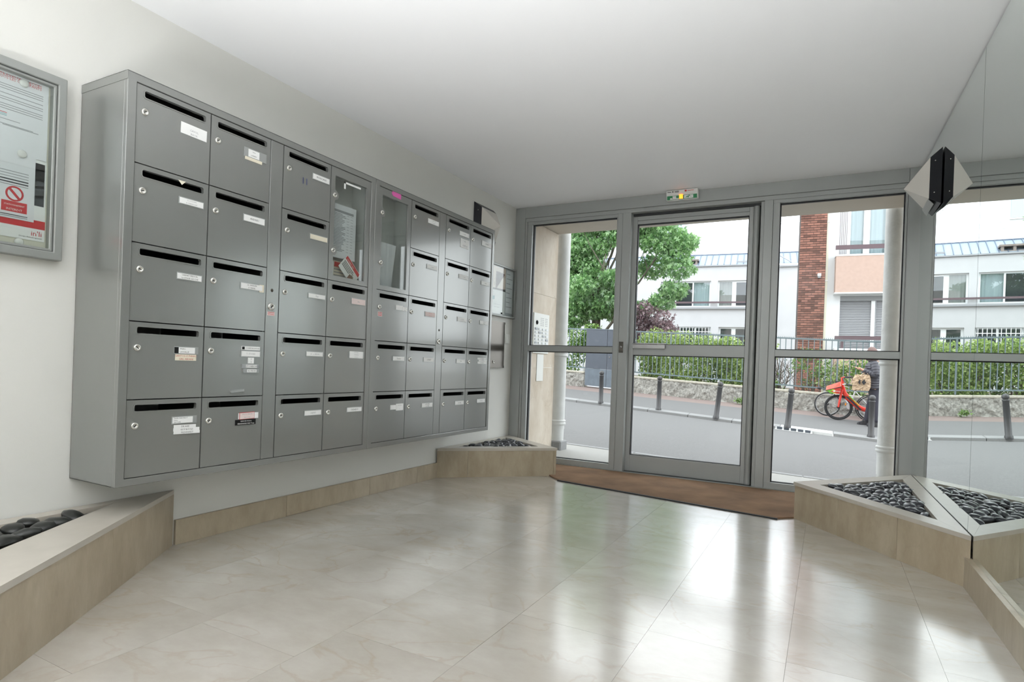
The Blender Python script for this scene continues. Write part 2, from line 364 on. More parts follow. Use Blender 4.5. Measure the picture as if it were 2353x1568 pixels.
tr4=sthing('trim_4',(1.05,YG,0),'grey aluminium post left of the sliding door, with a lock plate')
MB().box(.972,YG-.045,0,1.012,YG+.06,2.169).build('post_profile',A,tr4,bev=.0015)
MB().box(1.0135,YG-.045,0,1.085,YG+.06,2.169).build('post_profile',A,tr4,bev=.0015)
lp=MB().box(1.02,YG-.0485,1.0,1.056,YG-.045,1.092); lp.lathe([(.010,0),(.010,-.006),(.005,-.007)],(1.038,YG-.0485,1.046),12,1,'y'); lp.box(1.0365,YG-.0565,1.035,1.0395,YG-.055,1.05,2)
lp.build('lock_plate',[M['darksteel'],M['steel'],M['black']],tr4,bev=.001)
tr5=sthing('trim_5',(2.12,YG,0),'grey aluminium post right of the sliding door')
MB().box(2.112,YG-.045,0,2.172,YG+.06,2.169).build('post_profile',A,tr5,bev=.0015)
MB().box(2.086,YG-.02,0,2.1105,YG+.09,2.169).build('door_jamb',A,tr5,bev=.0015)
MB().box(2.06,YG+.078,0,2.0855,YG+.092,2.169).build('jamb_seal',M['gasket'],tr5)
MB().box(1.06,YG+.0605,0,1.092,YG+.09,2.169).build('jamb_seal',M['gasket'],tr4)
def fixed(n,x0,x1,label):
    t=sthing(n,((x0+x1)/2,YG,0),label)
    y0,y1=YG-.035,YG+.045
    gx0,gx1=x0+.045,x1-.012
    MB().box(x0,y0,.055,gx0,y1,2.145).build('stile',A,t,bev=.0012); MB().box(gx1,y0,.055,x1,y1,2.145).build('stile',A,t,bev=.0012)
    MB().box(x0,y0,0,x1,y1,.055).build('bottom_rail',A,t,bev=.0012); MB().box(x0,y0,2.145,x1,y1,2.17).build('top_rail',A,t,bev=.0012)
    MB().box(gx0,y0-.004,.998,gx1,y1,1.048).build('middle_rail',A,t,bev=.002)
    for z0,z1 in ((.055,.998),(1.048,2.145)):
        MB().box(gx0,YG+.006,z0,gx1,YG+.014,z1).build('pane',M['glass'],t)
        g=MB(); 
        for a in ((gx0,z0,gx0+.007,z1),(gx1-.007,z0,gx1,z1),(gx0,z0,gx1,z0+.006),(gx0,z1-.007,gx1,z1)): g.box(a[0],YG-.004,a[1],a[2],YG+.022,a[3])
        g.build('gasket',M['gasket'],t)
    return t
fixed('window_1',.118,.972,'fixed glazed panel left of the door, split by a middle rail')
fixed('window_2',2.173,3.017,'fixed glazed panel right of the door, split by a middle rail')
# sliding door leaf
dr=sthing('door_1',(1.58,YG+.05,0),'glazed grey aluminium sliding entrance door')
y0,y1=YG+.022,YG+.075; LX0,LX1,GX0,GX1=1.08,2.086,1.122,2.0
MB().box(LX0,y0,.0105,GX0,y1,2.148).build('stile',A,dr,bev=.002)
st=MB().box(GX1,y0,.0105,2.03,y1,2.148); st.build('stile',A,dr,bev=.002)
rd=MB(); pr=[(2.030+.0,y1)]+[(2.052-.022*math.cos(math.radians(a)),y0+.004-.022*math.sin(math.radians(a))) for a in range(0,181,20)]+[(2.074,y1)]
rd.prism(pr,.0105,2.148); rd.build('rounded_stile',A,dr)
MB().box(GX0,y0,2.082,GX1,y1,2.112).build('top_rail',A,dr,bev=.0015); MB().box(GX0,y0,2.1135,GX1,y1,2.148).build('top_rail',A,dr,bev=.0015)
MB().box(GX0,y0,.985,GX1,y1,1.075).build('middle_rail',A,dr,bev=.002)
MB().box(GX0,y0,.0105,GX1,y1,.145).build('bottom_rail',A,dr,bev=.002)
for z0,z1 in ((.145,.985),(1.075,2.082)):
    MB().box(GX0,YG+.044,z0,GX1,YG+.052,z1).build('pane',M['glass'],dr)
    g=MB()
    for a in ((GX0,z0,GX0+.006,z1),(GX1-.006,z0,GX1,z1),(GX0,z0,GX1,z0+.005),(GX0,z1-.006,GX1,z1)): g.box(a[0],YG+.03,a[1],a[2],YG+.06,a[3])
    g.build('gasket',M['gasket'],dr)
h=MB().box(1.125,y0-.034,1.04,1.395,y0-.024,1.076,0); h.box(1.13,y0-.03,1.045,1.15,y0,1.065); h.box(1.37,y0-.03,1.045,1.395,y0,1.065); h.path([(1.125,y0-.03,1.078),(1.4,y0-.03,1.078)],.007,8)
h.build('handle',M['steel'],dr,bev=.001)
ts=sthing('trim_6',(1.5,YG,0),'aluminium threshold track in front of the glass')
MB().box(.12,YG-.062,-.004,3.02,YG-.036,.012).build('threshold_strip',M['bframe'],ts,bev=.001)
MB().box(1.085,YG+.02,2.15,2.112,YG+.1,2.1695).build('door_track',M['alud'],tr1)
MB().box(1.085,YG-.03,-.004,2.112,YG+.09,.01).build('floor_track',M['alud'],ts)
# ------------------------------------------------------------------ door mat
dm=thing('door_mat','brown coir entrance mat with dark rubber edge in front of the glass door','door mat',(1.5,1.5,0))
mp_=[(.12,YG-.066),(.3,1.74),(.6,1.47),(.70,1.36),(.815,1.262),(2.33,.995),(2.42,1.082),(2.62,1.34),(3.0,1.8),(3.0,YG-.066)]
MB().prism(mp_,.0005,.009).build('coir_pile',M['coir'],dm)
MB().prism([(.80,1.263),(.797,1.249),(2.337,.979),(2.337,.993)],.0005,.0075).build('rubber_edge',M['dark'],dm)
# ------------------------------------------------------------------ planters
PEB=[]
for k in range(5):
    mb=MB(); mb.ball((0,0,0),1,0,10,6); me=mb.mesh('pebble',M['pebble'],weld=True)
    ph=[R.uniform(0,6) for _ in range(3)]
    for v in me.vertices:
        a=math.atan2(v.co.y,v.co.x); s=1+.14*math.sin(2*a+ph[0])+.08*math.sin(3*a+ph[1]); v.co.x*=s; v.co.y*=s; v.co.z*=(1+.1*math.sin(a+ph[2]))
    PEB.append(me)
def variant(ml):
    out=[]
    for me in PEB:
        c=me.copy(); c.materials.clear(); c.materials.append(ml); out.append(c)
    return out
def planter(label,tri,h,hole,faces,psize,pebs,loc,tans=()):
    """tri: A (on the wall), B (apex), C (room corner / wall); front face A-B, hole: inner triangle"""
    t=thing('stone_planter',label,'planter',loc,'triangular stone planters')
    cx=sum(p[0] for p in tri)/3; cy=sum(p[1] for p in tri)/3
    ins=[(p[0]+(cx-p[0])*.05,p[1]+(cy-p[1])*.05) for p in tri]
    MB().prism(ins,0,h-.075).build('planter_core',M['bed'],t)
    th=.022; XLO=min(p[0] for p in tri); XHI=max(p[0] for p in tri)
    for (a,b,cuts) in faces:
        a=Vector((a[0],a[1],0)); b=Vector((b[0],b[1],0)); d=(b-a); nrm=Vector((d.y,-d.x,0)).normalized()
        c=Vector((cx,cy,0))
        if nrm.dot(c-a)>0: nrm=-nrm
        cuts=[0]+cuts+[1]
        for k in range(len(cuts)-1):
            p,q=a+d*(cuts[k])+d.normalized()*.0007,a+d*(cuts[k+1])-d.normalized()*.0007
            pl=[(p.x,p.y),(q.x,q.y),(q.x-nrm.x*th,q.y-nrm.y*th),(p.x-nrm.x*th,p.y-nrm.y*th)]
            pl=[(min(max(x_,XLO),XHI),y_) for x_,y_ in pl]
            MB().prism(pl,0,h-.0205).build('face_slab',M['stone'],t)
    n=3
    out=[]
    for k_,p in enumerate(tri):
        v=Vector((p[0]-cx,p[1]-cy)); l=v.length; e_=.008 if k_==1 else 0; out.append((cx+v.x*(l+e_)/l,cy+v.y*(l+e_)/l))
    for i in range(3):
        j=(i+1)%3; pl=[out[i],out[j],hole[j],hole[i]]
        MB().prism(shrink(pl,.0006),h-.02,h).build('top_slab',M['stonetop'],t)
    hi=[(p[0]+(p[0]-cx)*.06,p[1]+(p[1]-cy)*.06) for p in hole]
    MB().prism(hi,h-.075,h-.034).build('gravel_bed',M['sand'],t)
    mes=variant(pebs); tanm=variant(M['tan'])
    hx=sum(p[0] for p in hole)/3; hy=sum(p[1] for p in hole)/3
    inn=[(p[0]+(hx-p[0])*.085,p[1]+(hy-p[1])*.085) for p in hole]
    def inside(x,y,poly):
        sg=[ (poly[(i+1)%3][0]-poly[i][0])*(y-poly[i][1])-(poly[(i+1)%3][1]-poly[i][1])*(x-poly[i][0]) for i in range(3)]
        return all(v>=0 for v in sg) or all(v<=0 for v in sg)
    xs=[p[0] for p in hole]; ys=[p[1] for p in hole]; row=0; y=min(ys)
    k=0
    while y<max(ys):
        x=min(xs)+(psize*.5 if row%2 else 0)
        while x<max(xs):
            px,py=x+R.uniform(-.12,.12)*psize,y+R.uniform(-.12,.12)*psize
            if inside(px,py,inn):
                s=psize*R.uniform(.40,.55)
                o=meshobj('pebble',(tanm if k in tans else mes)[R.randrange(5)],t,Vector((px,py,h-.015+R.uniform(-.004,.009)))-W[t.name])
                o.scale=(s*1.15,s*.82,s*.52); o.rotation_euler=(R.uniform(-.25,.25),R.uniform(-.25,.25),R.uniform(0,3.14)); k+=1
            x+=psize
        y+=psize*.8; row+=1
    return t
def inset(tri,ds):
    """move each edge i->i+1 inward by ds[i] and intersect"""
    c=Vector((sum(p[0] for p in tri)/3,sum(p[1] for p in tri)/3)); L=[]
    for i in range(3):
        a=Vector(tri[i]); b=Vector(tri[(i+1)%3]); d=(b-a).normalized(); n=Vector((-d.y,d.x))
        if n.dot(c-a)<0: n=-n
        L.append((a+n*ds[i],d))
    o=[]
    for i in range(3):
        (p,d),(q,e)=L[i-1],L[i]
        t=((q-p).x*e.y-(q-p).y*e.x)/(d.x*e.y-d.y*e.x); s=p+d*t; o.append((s.x,s.y))
    return o
T1=[(.012,.79),(.70,1.44),(.012,1.925)]
planter('triangular limestone planter with grey pebbles in the far left corner under the mailboxes',T1,.22,inset(T1,(.10,.10,.06)),[(T1[0],T1[1],[.25]),(T1[1],T1[2],[.5])],.066,M['pebble'],(.3,1.4,0))
T2=[(mx(.22)-.003,.19),(2.42,1.085),(mx(1.9)-.003,1.925)]
planter('triangular limestone planter with black pebbles beside the mirror and glass front',T2,.22,inset(T2,(.10,.11,.075)),[(T2[0],T2[1],[.33,.68]),(T2[1],T2[2],[.5])],.069,M['pebble'],(2.9,1.1,0))
T3=[(.012,-1.24),(1.02,-2.53),(.012,-3.3)]
planter('triangular limestone planter with large dark pebbles at the near left, below the notice board',T3,.25,[(.062,-1.52),(.415,-2.06),(.13,-2.6)],[(T3[0],T3[1],[.34]),(T3[1],T3[2],[.5])],.088,M['pebbleg'],(.3,-2.1,0),tans=(74,52))
#PART2
# ------------------------------------------------------------------ mailboxes
XD=.307; ZB=.3902; RH=.2915; ZT=ZB+5*RH
def fy(c,f): return c[0]+(c[1]-c[0])*f
def door_mesh(c,z0,z1):
    y0,y1=c[0]+.0024,c[1]-.0024; z0+=.002; z1-=.002; H=z1-z0; Wd=y1-y0
    mb=MB(); xf=XD-.005
    s0,s1=y0+.095*Wd,y0+.925*Wd; t0,t1=z1-.148*H,z1-.062*H
    mb.plate([(y0,z0),(y1,z0),(y1,z1),(y0,z1)],[rrect(s0,t0,s1,t1,.006,3)],'x',xf-.014,xf)
    # raised lip round the slot
    mb.plate(rrect(s0-.004,t0-.004,s1+.004,t1+.004,.009,3),[rrect(s0,t0,s1,t1,.006,3)],'x',xf-.001,xf+.0022)
    # inward chute: sloping tray under the slot, side cheek
    mb.hull([(xf-.002,s0,t0-.001),(xf-.002,s1,t0-.001),(xf-.002,s1,t0+.001),(xf-.002,s0,t0+.001)],[(xf-.06,s0,t0-.022),(xf-.06,s1,t0-.022),(xf-.06,s1,t0-.020),(xf-.06,s0,t0-.020)])
    return mb
def lock(parent,y,z,r=.0135,x=None):
    x=XD-.005 if x is None else x
    mb=MB().lathe([(r,0),(r,.003),(r*.86,.006),(r*.55,.0062),(r*.5,.0048),(.0001,.0048)],(x,y,z),16,0,'x')
    a=R.uniform(-.9,.9); d=Vector((0,math.cos(a),math.sin(a)))*r*.42; n=Vector((0,-math.sin(a),math.cos(a)))*r*.1; p=Vector((x+.0053,y,z))
    mb.add([p-d-n,p+d-n,p+d+n,p-d+n],[(0,1,2,3)],1)
    return mb.build('lock',[M['chrome'],M['black']],parent)
PM=[M['white'],M['rim'],M['ink'],M['cream'],M['pinkc'],M['red'],M['black'],M['blue'],M['greyink']]
MI=dict(w=0,rim=1,ink=2,c=3,p=4,red=5,k=6,blue=7,g=8)
def plate(parent,c,z0,z1,rows,name='name_plate'):
    """rows: (fx0,ft0,fx1,ft1,material key,height,[(text,size,ink key,align)],rot)"""
    x=XD-.005; Wd=c[1]-c[0]; H=z1-z0
    cl=[]
    for k,row in enumerate(rows):
        hit=[g for g in cl if any(row[0]<r[0+2]+.01 and row[2]>r[0]-.01 and row[1]<r[3]-.001 and row[3]>r[1]+.001 for _,r in g)]
        g=[(k,row)]
        for h in hit: g=h+g; cl.remove(h)
        cl.append(g)
    for gi,g in enumerate(cl):
        mb=MB()
        for k,(a,b,cc,d,m,th,tx,rot) in sorted(g):
            ya,yb=c[0]+a*Wd,c[0]+cc*Wd; zt,zb=z1-b*H,z1-d*H
            cy,cz=(ya+yb)/2,(zt+zb)/2; cs,sn=math.cos(rot),math.sin(rot)
            def rt(y,z): return (cy+(y-cy)*cs-(z-cz)*sn,cz+(y-cy)*sn+(z-cz)*cs)
            P=[rt(ya,zb),rt(yb,zb),rt(yb,zt),rt(ya,zt)]; x0=x+.0002; x1=x+th+k*.0008
            mb.hull([(x0,)+p for p in P],[(x1,)+p for p in P],MI[m])
            n=len(tx)
            for i,(q,sz,ik,al) in enumerate(tx):
                lh=(zt-zb)/n; zz=zt-lh*(i+.5)-sz*.34; yy={'LEFT':ya+.004,'CENTER':cy,'RIGHT':yb-.004}[al]
                o=rt(yy,zz); put_text(mb,q,sz,(x1+.0004,)+o,(0,cs,sn),(0,-sn,cs),MI[ik],al)
        mb.build(name if gi==0 else 'sticker',PM,parent)
def holder(t='',sz=.011,m='w',al='CENTER',ik='ink',fx=(.59,.925),ft=(.285,.365),inner=None):
    a,b=fx; lines=t.split('|') if t else []
    r=[(a,ft[0],b,ft[1],'rim',.0022,[],0)]
    ia,ib=inner or (a+.012,b-.012)
    r.append((ia,ft[0]+.012,ib,ft[1]-.012,m,.003,[(s,sz,ik,al) for s in lines],0)); return r
COLS=[(-1.6219,-1.3223),(-1.3223,-1.0243),(-.9525,-.6523),(-.6523,-.3533),(-.2841,.0134),(.0134,.3143),(.3859,.6919),(.6919,.9965)]
YSEAM=-.3187; YL=-1.655; YR=1.025; ZC0,ZC1=.363,1.876
S=lambda a,b,c,d,m,t='',sz=.009,ik='ink',rot=0,al='CENTER':(a,b,c,d,m,.0016,[(q,sz,ik,al) for q in t.split('|')] if t else [],rot)
SPEC={
(0,0):[S(.575,.27,.94,.42,'w','|CAVOL|BAUX',.011,'g',-.02)],
(0,1):holder('G. SOLVAN|A. DERMONT',.008,ik='g',fx=(.575,.93),ft=(.27,.37)),
(0,2):holder('CABINET MEDICAL|1er ETAGE GAUCHE',.008,fx=(.58,.94),ft=(.29,.39)),
(0,3):[(.58,.295,.92,.395,'rim',.0022,[],0),S(.585,.305,.64,.388,'k'),S(.645,.305,.87,.388,'w','FNAC|LASSALLE',.009,'ink',0,'LEFT'),S(.6,.4,.89,.485,'c','SANTOS-CUNNAC|GIRL ABSANI',.0105,'red',.0)],
(0,4):holder('Famille MARTINOT|2eme|GAUCHE',.007,al='LEFT',fx=(.58,.93),ft=(.245,.35),inner=(.592,.87))+[S(.615,.365,.92,.41,'w','DR AXE',.0095,'ink',-.02),S(.61,.408,.97,.452,'w','GUY BOULD',.0095,'ink',-.02),S(.615,.45,.975,.49,'w','PLEXINVEST',.0095,'ink',-.02)],
(1,0):[(.53,.27,.92,.41,'rim',.0022,[],0),S(.6,.282,.79,.395,'w','Claire|LAMBERT',.007),S(.55,.405,.84,.45,'c','')],
(1,1):holder('ANDRIEU',.011,fx=(.55,.93),ft=(.26,.375)),
(1,2):holder('Ch. GRANGER|A. VERMEL',.008,fx=(.54,.93),ft=(.285,.39))+[S(.87,.285,.95,.4,'c','',.01,'ink',.04)],
(1,3):[S(.60,.245,.92,.3,'w','COMMUNICATION',.0082,'ink',0,'RIGHT'),S(.607,.252,.65,.294,'k'),(.585,.31,.925,.405,'rim',.0022,[],0),S(.597,.318,.915,.396,'w','T. STONES',.010,'g'),S(.715,.415,.81,.505,'w','V|V',.012,'g'),S(.605,.515,.9,.575,'rim'),S(.675,.522,.865,.568,'w','STONEBOW',.010),S(.63,.585,.9,.645,'rim'),S(.69,.592,.855,.638,'w','K2 PROD',.010),S(.43,.9,.65,.935,'rim','',.01,'ink',.09)],
(1,4):[S(.585,.255,.93,.345,'w'),S(.6,.245,.86,.35,'red','',.01,'ink',.02),(.607,.252,.853,.343,'p',.002,[('Mme H. GARCIA|'[:-1],.007,'g','CENTER'),('3eme etage',.007,'g','CENTER')],.02),S(.535,.355,.88,.435,'k'),(.537,.357,.878,.433,'k',.0018,[('GARCIA Helene',.0085,'w','CENTER'),('FERNANDES PAIS Tony',.0085,'w','CENTER')],0)],
(2,0):holder('MONCADE',.013,fx=(.585,.965),ft=(.255,.365)),
(2,1):holder('',m='c',fx=(.57,.96),ft=(.28,.38)),
(2,2):holder('Dar',.012,fx=(.575,.96),ft=(.28,.375),ik='g'),
(2,3):holder('A   L. SIMON',.010,fx=(.575,.95),ft=(.27,.365),ik='g'),
(2,4):holder('CREPET',.011,fx=(.58,.955),ft=(.275,.375),ik='g'),
(3,2):holder('Elise',.010,m='p',fx=(.58,.95),ft=(.245,.37),ik='g'),
(3,3):[S(.56,.24,.96,.35,'rim'),S(.585,.235,.93,.36,'w','M. et Mme|DURANCE|B. PAOLI',.007,'g',-.01)],
(3,4):holder('CAZALBOU',.011,fx=(.555,.95),ft=(.265,.365)),
(4,2):[(.59,.24,.95,.345,'rim',.0022,[],0),S(.6,.245,.82,.34,'w','',.01,'ink',.02),S(.81,.26,.955,.345,'w','Rdc|droite',.006),],
(4,3):holder('Thevenot',.010,fx=(.55,.93),ft=(.28,.385)),
(4,4):[S(.54,.28,.72,.375,'w'),S(.71,.26,.94,.4,'w','M. BOUDIN|2e',.007,'g')],
(5,0):[S(.565,.25,.95,.345,'w','N. ARDOIN|P. LUSSAN',.008,'g')],
(5,1):holder('S. VIAL',.010,fx=(.56,.95),ft=(.24,.345),ik='g'),
(5,2):holder('Dr. H. Roy|Cardiologue',.0075,m='p',fx=(.56,.93),ft=(.275,.39),ik='red'),
(5,3):holder('LAMBERT',.011,fx=(.56,.95),ft=(.275,.385)),
(5,4):holder('J. MOUNIER|C. ASTIER',.009,fx=(.55,.95),ft=(.275,.385)),
(6,0):holder('B. KEMP',.009,fx=(.52,.93),ft=(.24,.36),ik='g')+[S(.58,.41,.93,.62,'w','4e|CAVE 18',.016,'g')],
(6,1):holder('L. VOSGE',.009,fx=(.55,.96),ft=(.26,.37),ik='g'),
(6,2):holder('R. TANN',.010,fx=(.55,.95),ft=(.275,.39),ik='g'),
(6,3):holder('Kwo',.010,fx=(.57,.95),ft=(.275,.385)),
(6,4):holder('ROUSSEL',.010,fx=(.57,.95),ft=(.275,.385)),
(7,0):holder('LEGRAND',.010,fx=(.5,.97),ft=(.26,.4)),
(7,1):holder('E. BOL',.010,fx=(.53,.95),ft=(.27,.385)),
(7,2):holder('Chanterel|Mireille',.009,fx=(.53,.95),ft=(.275,.385)),
(7,3):[S(.5,.225,.9,.27,'w','M. P. HAVARD',.008),S(.55,.28,.92,.32,'w','C. ODET',.008),S(.5,.325,.92,.375,'w','SCI TILLEUL',.009)],
(7,4):holder('F. MAROT',.010,fx=(.52,.92),ft=(.26,.37),ik='g'),
}
def cabinet(label,ya,yb,cols,strips,loc):
    t=thing('mailbox_cabinet',label,'mailboxes',loc)
    mb=MB(); tk=.004; XE=XD-.0195
    mb.box(.001,ya,ZC0,XE,ya+tk,ZC1); mb.box(.001,yb-tk,ZC0,XE,yb,ZC1)
    mb.box(.001,ya,ZC0,XE,yb,ZC0+tk); mb.box(.001,ya,ZC1-tk,XE,yb,ZC1); mb.box(.001,ya,ZC0,.005,yb,ZC1)
    yi0,yi1=COLS[cols[0]][0]-.0005,COLS[cols[-1]][1]+.0005
    mb.plate([(ya,ZC0),(yb,ZC0),(yb,ZC1),(ya,ZC1)],[[(yi0,ZB-.0005),(yi1,ZB-.0005),(yi1,ZT+.0005),(yi0,ZT+.0005)]],'x',XD-.02,XD)
    mb.build('case',M['box'],t,bev=.0012)
    # top cap profile folded over the side, as on the photo
    MB().box(.0015,ya-.0015,ZC1-.03,XD+.0015,ya,ZC1+.0015).box(.0015,ya-.0015,ZC1,XD+.0015,yb+.0015,ZC1+.0015).build('cap_profile',M['box'],t)
    dv=MB()   # shelves and partitions behind the doors
    for ci in cols:
        c=COLS[ci]; rows=range(1,5)
        for r in rows:
            if (ci in (3,4)) and r in (4,): continue
            dv.box(.01,c[0],ZB+r*RH-.0006,XD-.022,c[1],ZB+r*RH+.0006)
        dv.box(.01,c[1]-.0006,ZB,XD-.022,c[1]+.0006,ZT)
    dv.build('partitions',M['boxdark'],t)
    for (y0,y1,zl) in strips:
        s=MB().box(XD-.019,y0+.0016,ZB+.001,XD-.005,y1-.0016,ZT-.001).build('locking_strip',M['box'],t,bev=.0008)
        lock(s,(y0+y1)/2-.006,zl,.018)
        pl=MB(); ym=(y0+y1)/2-.006
        if y0<0:
            pl.box(XD-.005,ym-.02,zl-.042,XD-.0035,ym+.02,zl-.024,0)
            for k in range(4): pl.box(XD-.0036,ym-.019,zl-.040+k*.0045,XD-.0034,ym+.019,zl-.0378+k*.0045,5)
            pl.build('warning_sticker',PM,s)
        sc=MB().lathe([(.008,0),(.006,.002),(.0001,.0022)],(XD-.005,ym+.002,zl+.075),12,0,'x'); sc.build('screw',M['darksteel'],s)
    for ci in cols:
        c=COLS[ci]
        for r in range(5):
            if ci in (3,4) and r<2: continue
            z0,z1=ZT-(r+1)*RH,ZT-r*RH
            d=door_mesh(c,z0,z1).build('door',M['box'],t)
            lock(d,fy(c,.11),z1-.335*RH)
            if (ci,r) in SPEC: plate(d,c,z0,z1,SPEC[(ci,r)])
            if (ci,r)==(4,2):
                q=MB().box(XD-.005,fy(c,.07),z1-.52*RH,XD-.0036,fy(c,.2),z1-.43*RH,0)
                for k in range(4): q.box(XD-.0037,fy(c,.075),z1-(.512-.021*k)*RH,XD-.0034,fy(c,.195),z1-(.50-.021*k)*RH,5)
                q.build('warning_sticker',PM,d)
            if (ci,r)==(2,0):
                q=MB(); put_text(q,'11',.045,(XD-.0045,fy(c,.36),z1-.5*RH),(0,1,0),(0,0,1),7,'LEFT'); q.build('handwriting',PM,d)
            if (ci,r)==(0,1): MB().hull([(XD-.003,fy(c,.56),z1-.06*RH),(XD-.003,fy(c,.66),z1-.06*RH),(XD-.003,fy(c,.61),z1-.115*RH)],[(XD-.0015,fy(c,.56),z1-.06*RH),(XD-.0015,fy(c,.66),z1-.06*RH),(XD-.0015,fy(c,.61),z1-.115*RH)]).build('paper_corner',M['cream'],d)
        if ci in (3,4):
            z0,z1=ZT-2*RH+.0014,ZT-.0014; y0,y1=c[0]+.0016,c[1]-.0016; H=z1-z0
            mb=MB(); xf=XD-.005; a,b=y0+.10*(y1-y0),y1-.10*(y1-y0); zb,zt=z0+.045*H,z1-.07*H
            lz=[z1-.245*H,z1-.735*H]; hole=[(a,zb),(b,zb),(b,zt),(a,zt)]
            for zc in lz:   # semicircular tabs carrying the locks
                for k in range(0,9): an=math.radians(90-180*k/8); hole.append((a+.026*math.cos(an),zc+.026*math.sin(an)))
            mb.plate([(y0,z0),(y1,z0),(y1,z1),(y0,z1)],[hole],'x',xf-.014,xf)
            d=mb.build('glazed_door',M['box'],t)
            MB().box(xf-.011,a-.01,zb-.01,xf-.008,b+.01,zt+.01).build('acrylic_pane',M['pglass'],d)
            for zc in lz: lock(d,a-.002,zc)
            ib=MB().box(.17,c[0]+.002,z0,.172,c[1]-.002,z1).box(.17,c[0]+.002,z0+.002,XD-.022,c[1]-.002,z0+.004).box(.17,c[0]+.002,z1-.004,XD-.022,c[1]-.002,z1-.002)
            ib.box(.17,c[0]+.001,z0,XD-.022,c[0]+.003,z1).box(.17,c[1]-.003,z0,XD-.022,c[1]-.001,z1); ib.build('compartment_liner',M['liner'],t)
            if ci==4: MB().hull([(XD-.0045,fy(c,.38),z1+.004),(XD-.0045,fy(c,.64),z1+.003),(XD-.0045,fy(c,.64),z1-.028),(XD-.0045,fy(c,.40),z1-.024),(XD-.0045,fy(c,.36),z1-.012)],[(XD-.003,fy(c,.38),z1+.004),(XD-.003,fy(c,.64),z1+.003),(XD-.003,fy(c,.64),z1-.028),(XD-.003,fy(c,.40),z1-.024),(XD-.003,fy(c,.36),z1-.012)]).build('sticky_tab',M['pinkn'],d)
    return t
cabinet('larger grey steel mailbox cabinet on the left, two and two columns around a strip',YL,YSEAM-.001,[0,1,2,3],[(-1.0243,-.9525,1.09)],(.15,-1,ZC0))
cabinet('smaller grey steel mailbox cabinet nearer the door, pink tab on its glazed compartment',YSEAM+.001,YR,[4,5,6,7],[(.3143,.3859,1.0)],(.15,.35,ZC0))
# things lying inside the glazed compartments
def sheet(name,label,cat,x,y0,z0,y1,z1,lines,mats,loc,group=None,tilt=0,lean=0):
    t=thing(name,label,cat,loc,group); cy,cz=(y0+y1)/2,(z0+z1)/2; cs,sn=math.cos(tilt),math.sin(tilt)
    def rt(y,z): y-=cy; z-=cz; return (x+lean*(z)/(z1-z0),cy+y*cs-z*sn,cz+y*sn+z*cs)
    def q(mb,ya,za,yb,zb_,mi,e):
        P=[rt(ya,za),rt(yb,za),rt(yb,zb_),rt(ya,zb_)]
        mb.hull([p for p in P],[(p[0]+e,p[1],p[2]) for p in P],mi)
    mb=MB(); q(mb,y0,z0,y1,z1,0,.0008); mb.build('sheet',mats[0],t)
    mb=MB(); W_,H_=y1-y0,z1-z0
    for l in lines:
        if l[0]=='r': _,a,b,c,d,mi=l; q(mb,y0+a*W_,z1-d*H_,y0+c*W_,z1-b*H_,mi,.0014)
        elif l[0]=='t':
            _,a,b,s,sz,mi,al=l; o=rt(y0+a*W_,z1-b*H_); put_text(mb,s,sz,(o[0]+.0016,o[1],o[2]),(0,cs,sn),(lean/(z1-z0),-sn,cs),mi,al)
        elif l[0]=='p':
            _,pts,mi=l; P=[rt(y0+a*W_,z1-b*H_) for a,b in pts]; mb.hull(P,[(p[0]+.0014,p[1],p[2]) for p in P],mi)
        elif l[0]=='c':
            _,a,b,r1,r0,mi=l; N=20; o=[(y0+a*W_+r1*math.cos(2*math.pi*k/N),z1-b*H_+r1*math.sin(2*math.pi*k/N)) for k in range(N)]
            i=[(y0+a*W_+r0*math.cos(2*math.pi*k/N),z1-b*H_+r0*math.sin(2*math.pi*k/N)) for k in range(N)]
            mb.plate(o,[i] if r0>0 else [],'x',x+.0008,x+.0016,mi)
    if mb.v: mb.build('print',mats[1:] if len(mats)>1 else mats,t)
    return t
c=COLS[3]; zt=ZT
rows=[('r',.17,.105,.9,.15,3)]
for k in range(27):
    z=.17+k*.0265; rows.append(('r',.17,z,.17+R.uniform(.28,.48),z+.007,0)); 
    if k%2==0: rows.append(('r',.66,z,.74,z+.006,3)); rows.append(('r',.8,z,.88,z+.006,3))
sheet('notice_sheet','typed residents list hanging behind the glass of the larger mailbox cabinet','notice',.262,c[0]+.028,zt-.452,c[0]+.232,zt-.168,rows,[M['paper'],M['ink'],M['red'],M['red'],M['greyink']],(.26,-.52,zt-.4))
sheet('leaflet','red and white leaflet tilted at the bottom of the glazed compartment','leaflet',.272,c[0]+.115,zt-.555,c[0]+.255,zt-.46,[('r',.03,.03,.97,.25,1),('t',.1,.22,'OUVERT 7J/7',.012,2,'LEFT'),('r',.05,.36,.7,.4,0),('r',.05,.46,.75,.5,0),('r',.05,.56,.6,.6,0),('r',.05,.66,.55,.7,0),('r',.6,.62,.95,.95,3),('r',.68,.55,.82,.7,4)],[M['white'],M['ink'],M['redl'],M['white'],M['brown'],M['tan']],(.27,-.46,zt-.55),tilt=-.75)
sheet('leaflet','pale leaflet with a red heading standing behind the tilted red one','leaflet',.245,c[0]+.085,zt-.57,c[0]+.2,zt-.465,[('r',.05,.05,.95,.3,1),('r',.1,.4,.9,.45,0),('r',.1,.55,.9,.6,0),('r',.1,.7,.8,.75,0)],[M['cream'],M['greyink'],M['redl']],(.245,-.5,zt-.56))
sheet('leaflet','white folded paper at the left corner of the compartment floor','leaflet',.255,c[0]+.03,zt-.568,c[0]+.085,zt-.47,[('r',.2,.3,.8,.34,0),('r',.2,.5,.8,.54,0),('r',.2,.7,.7,.74,0)],[M['white'],M['greyink']],(.255,-.6,zt-.56),tilt=-.08)
t=thing('tape_strip','bent white strip of tape stuck at the top of the glazed mailbox door','tape',(.3,-.52,zt-.07))
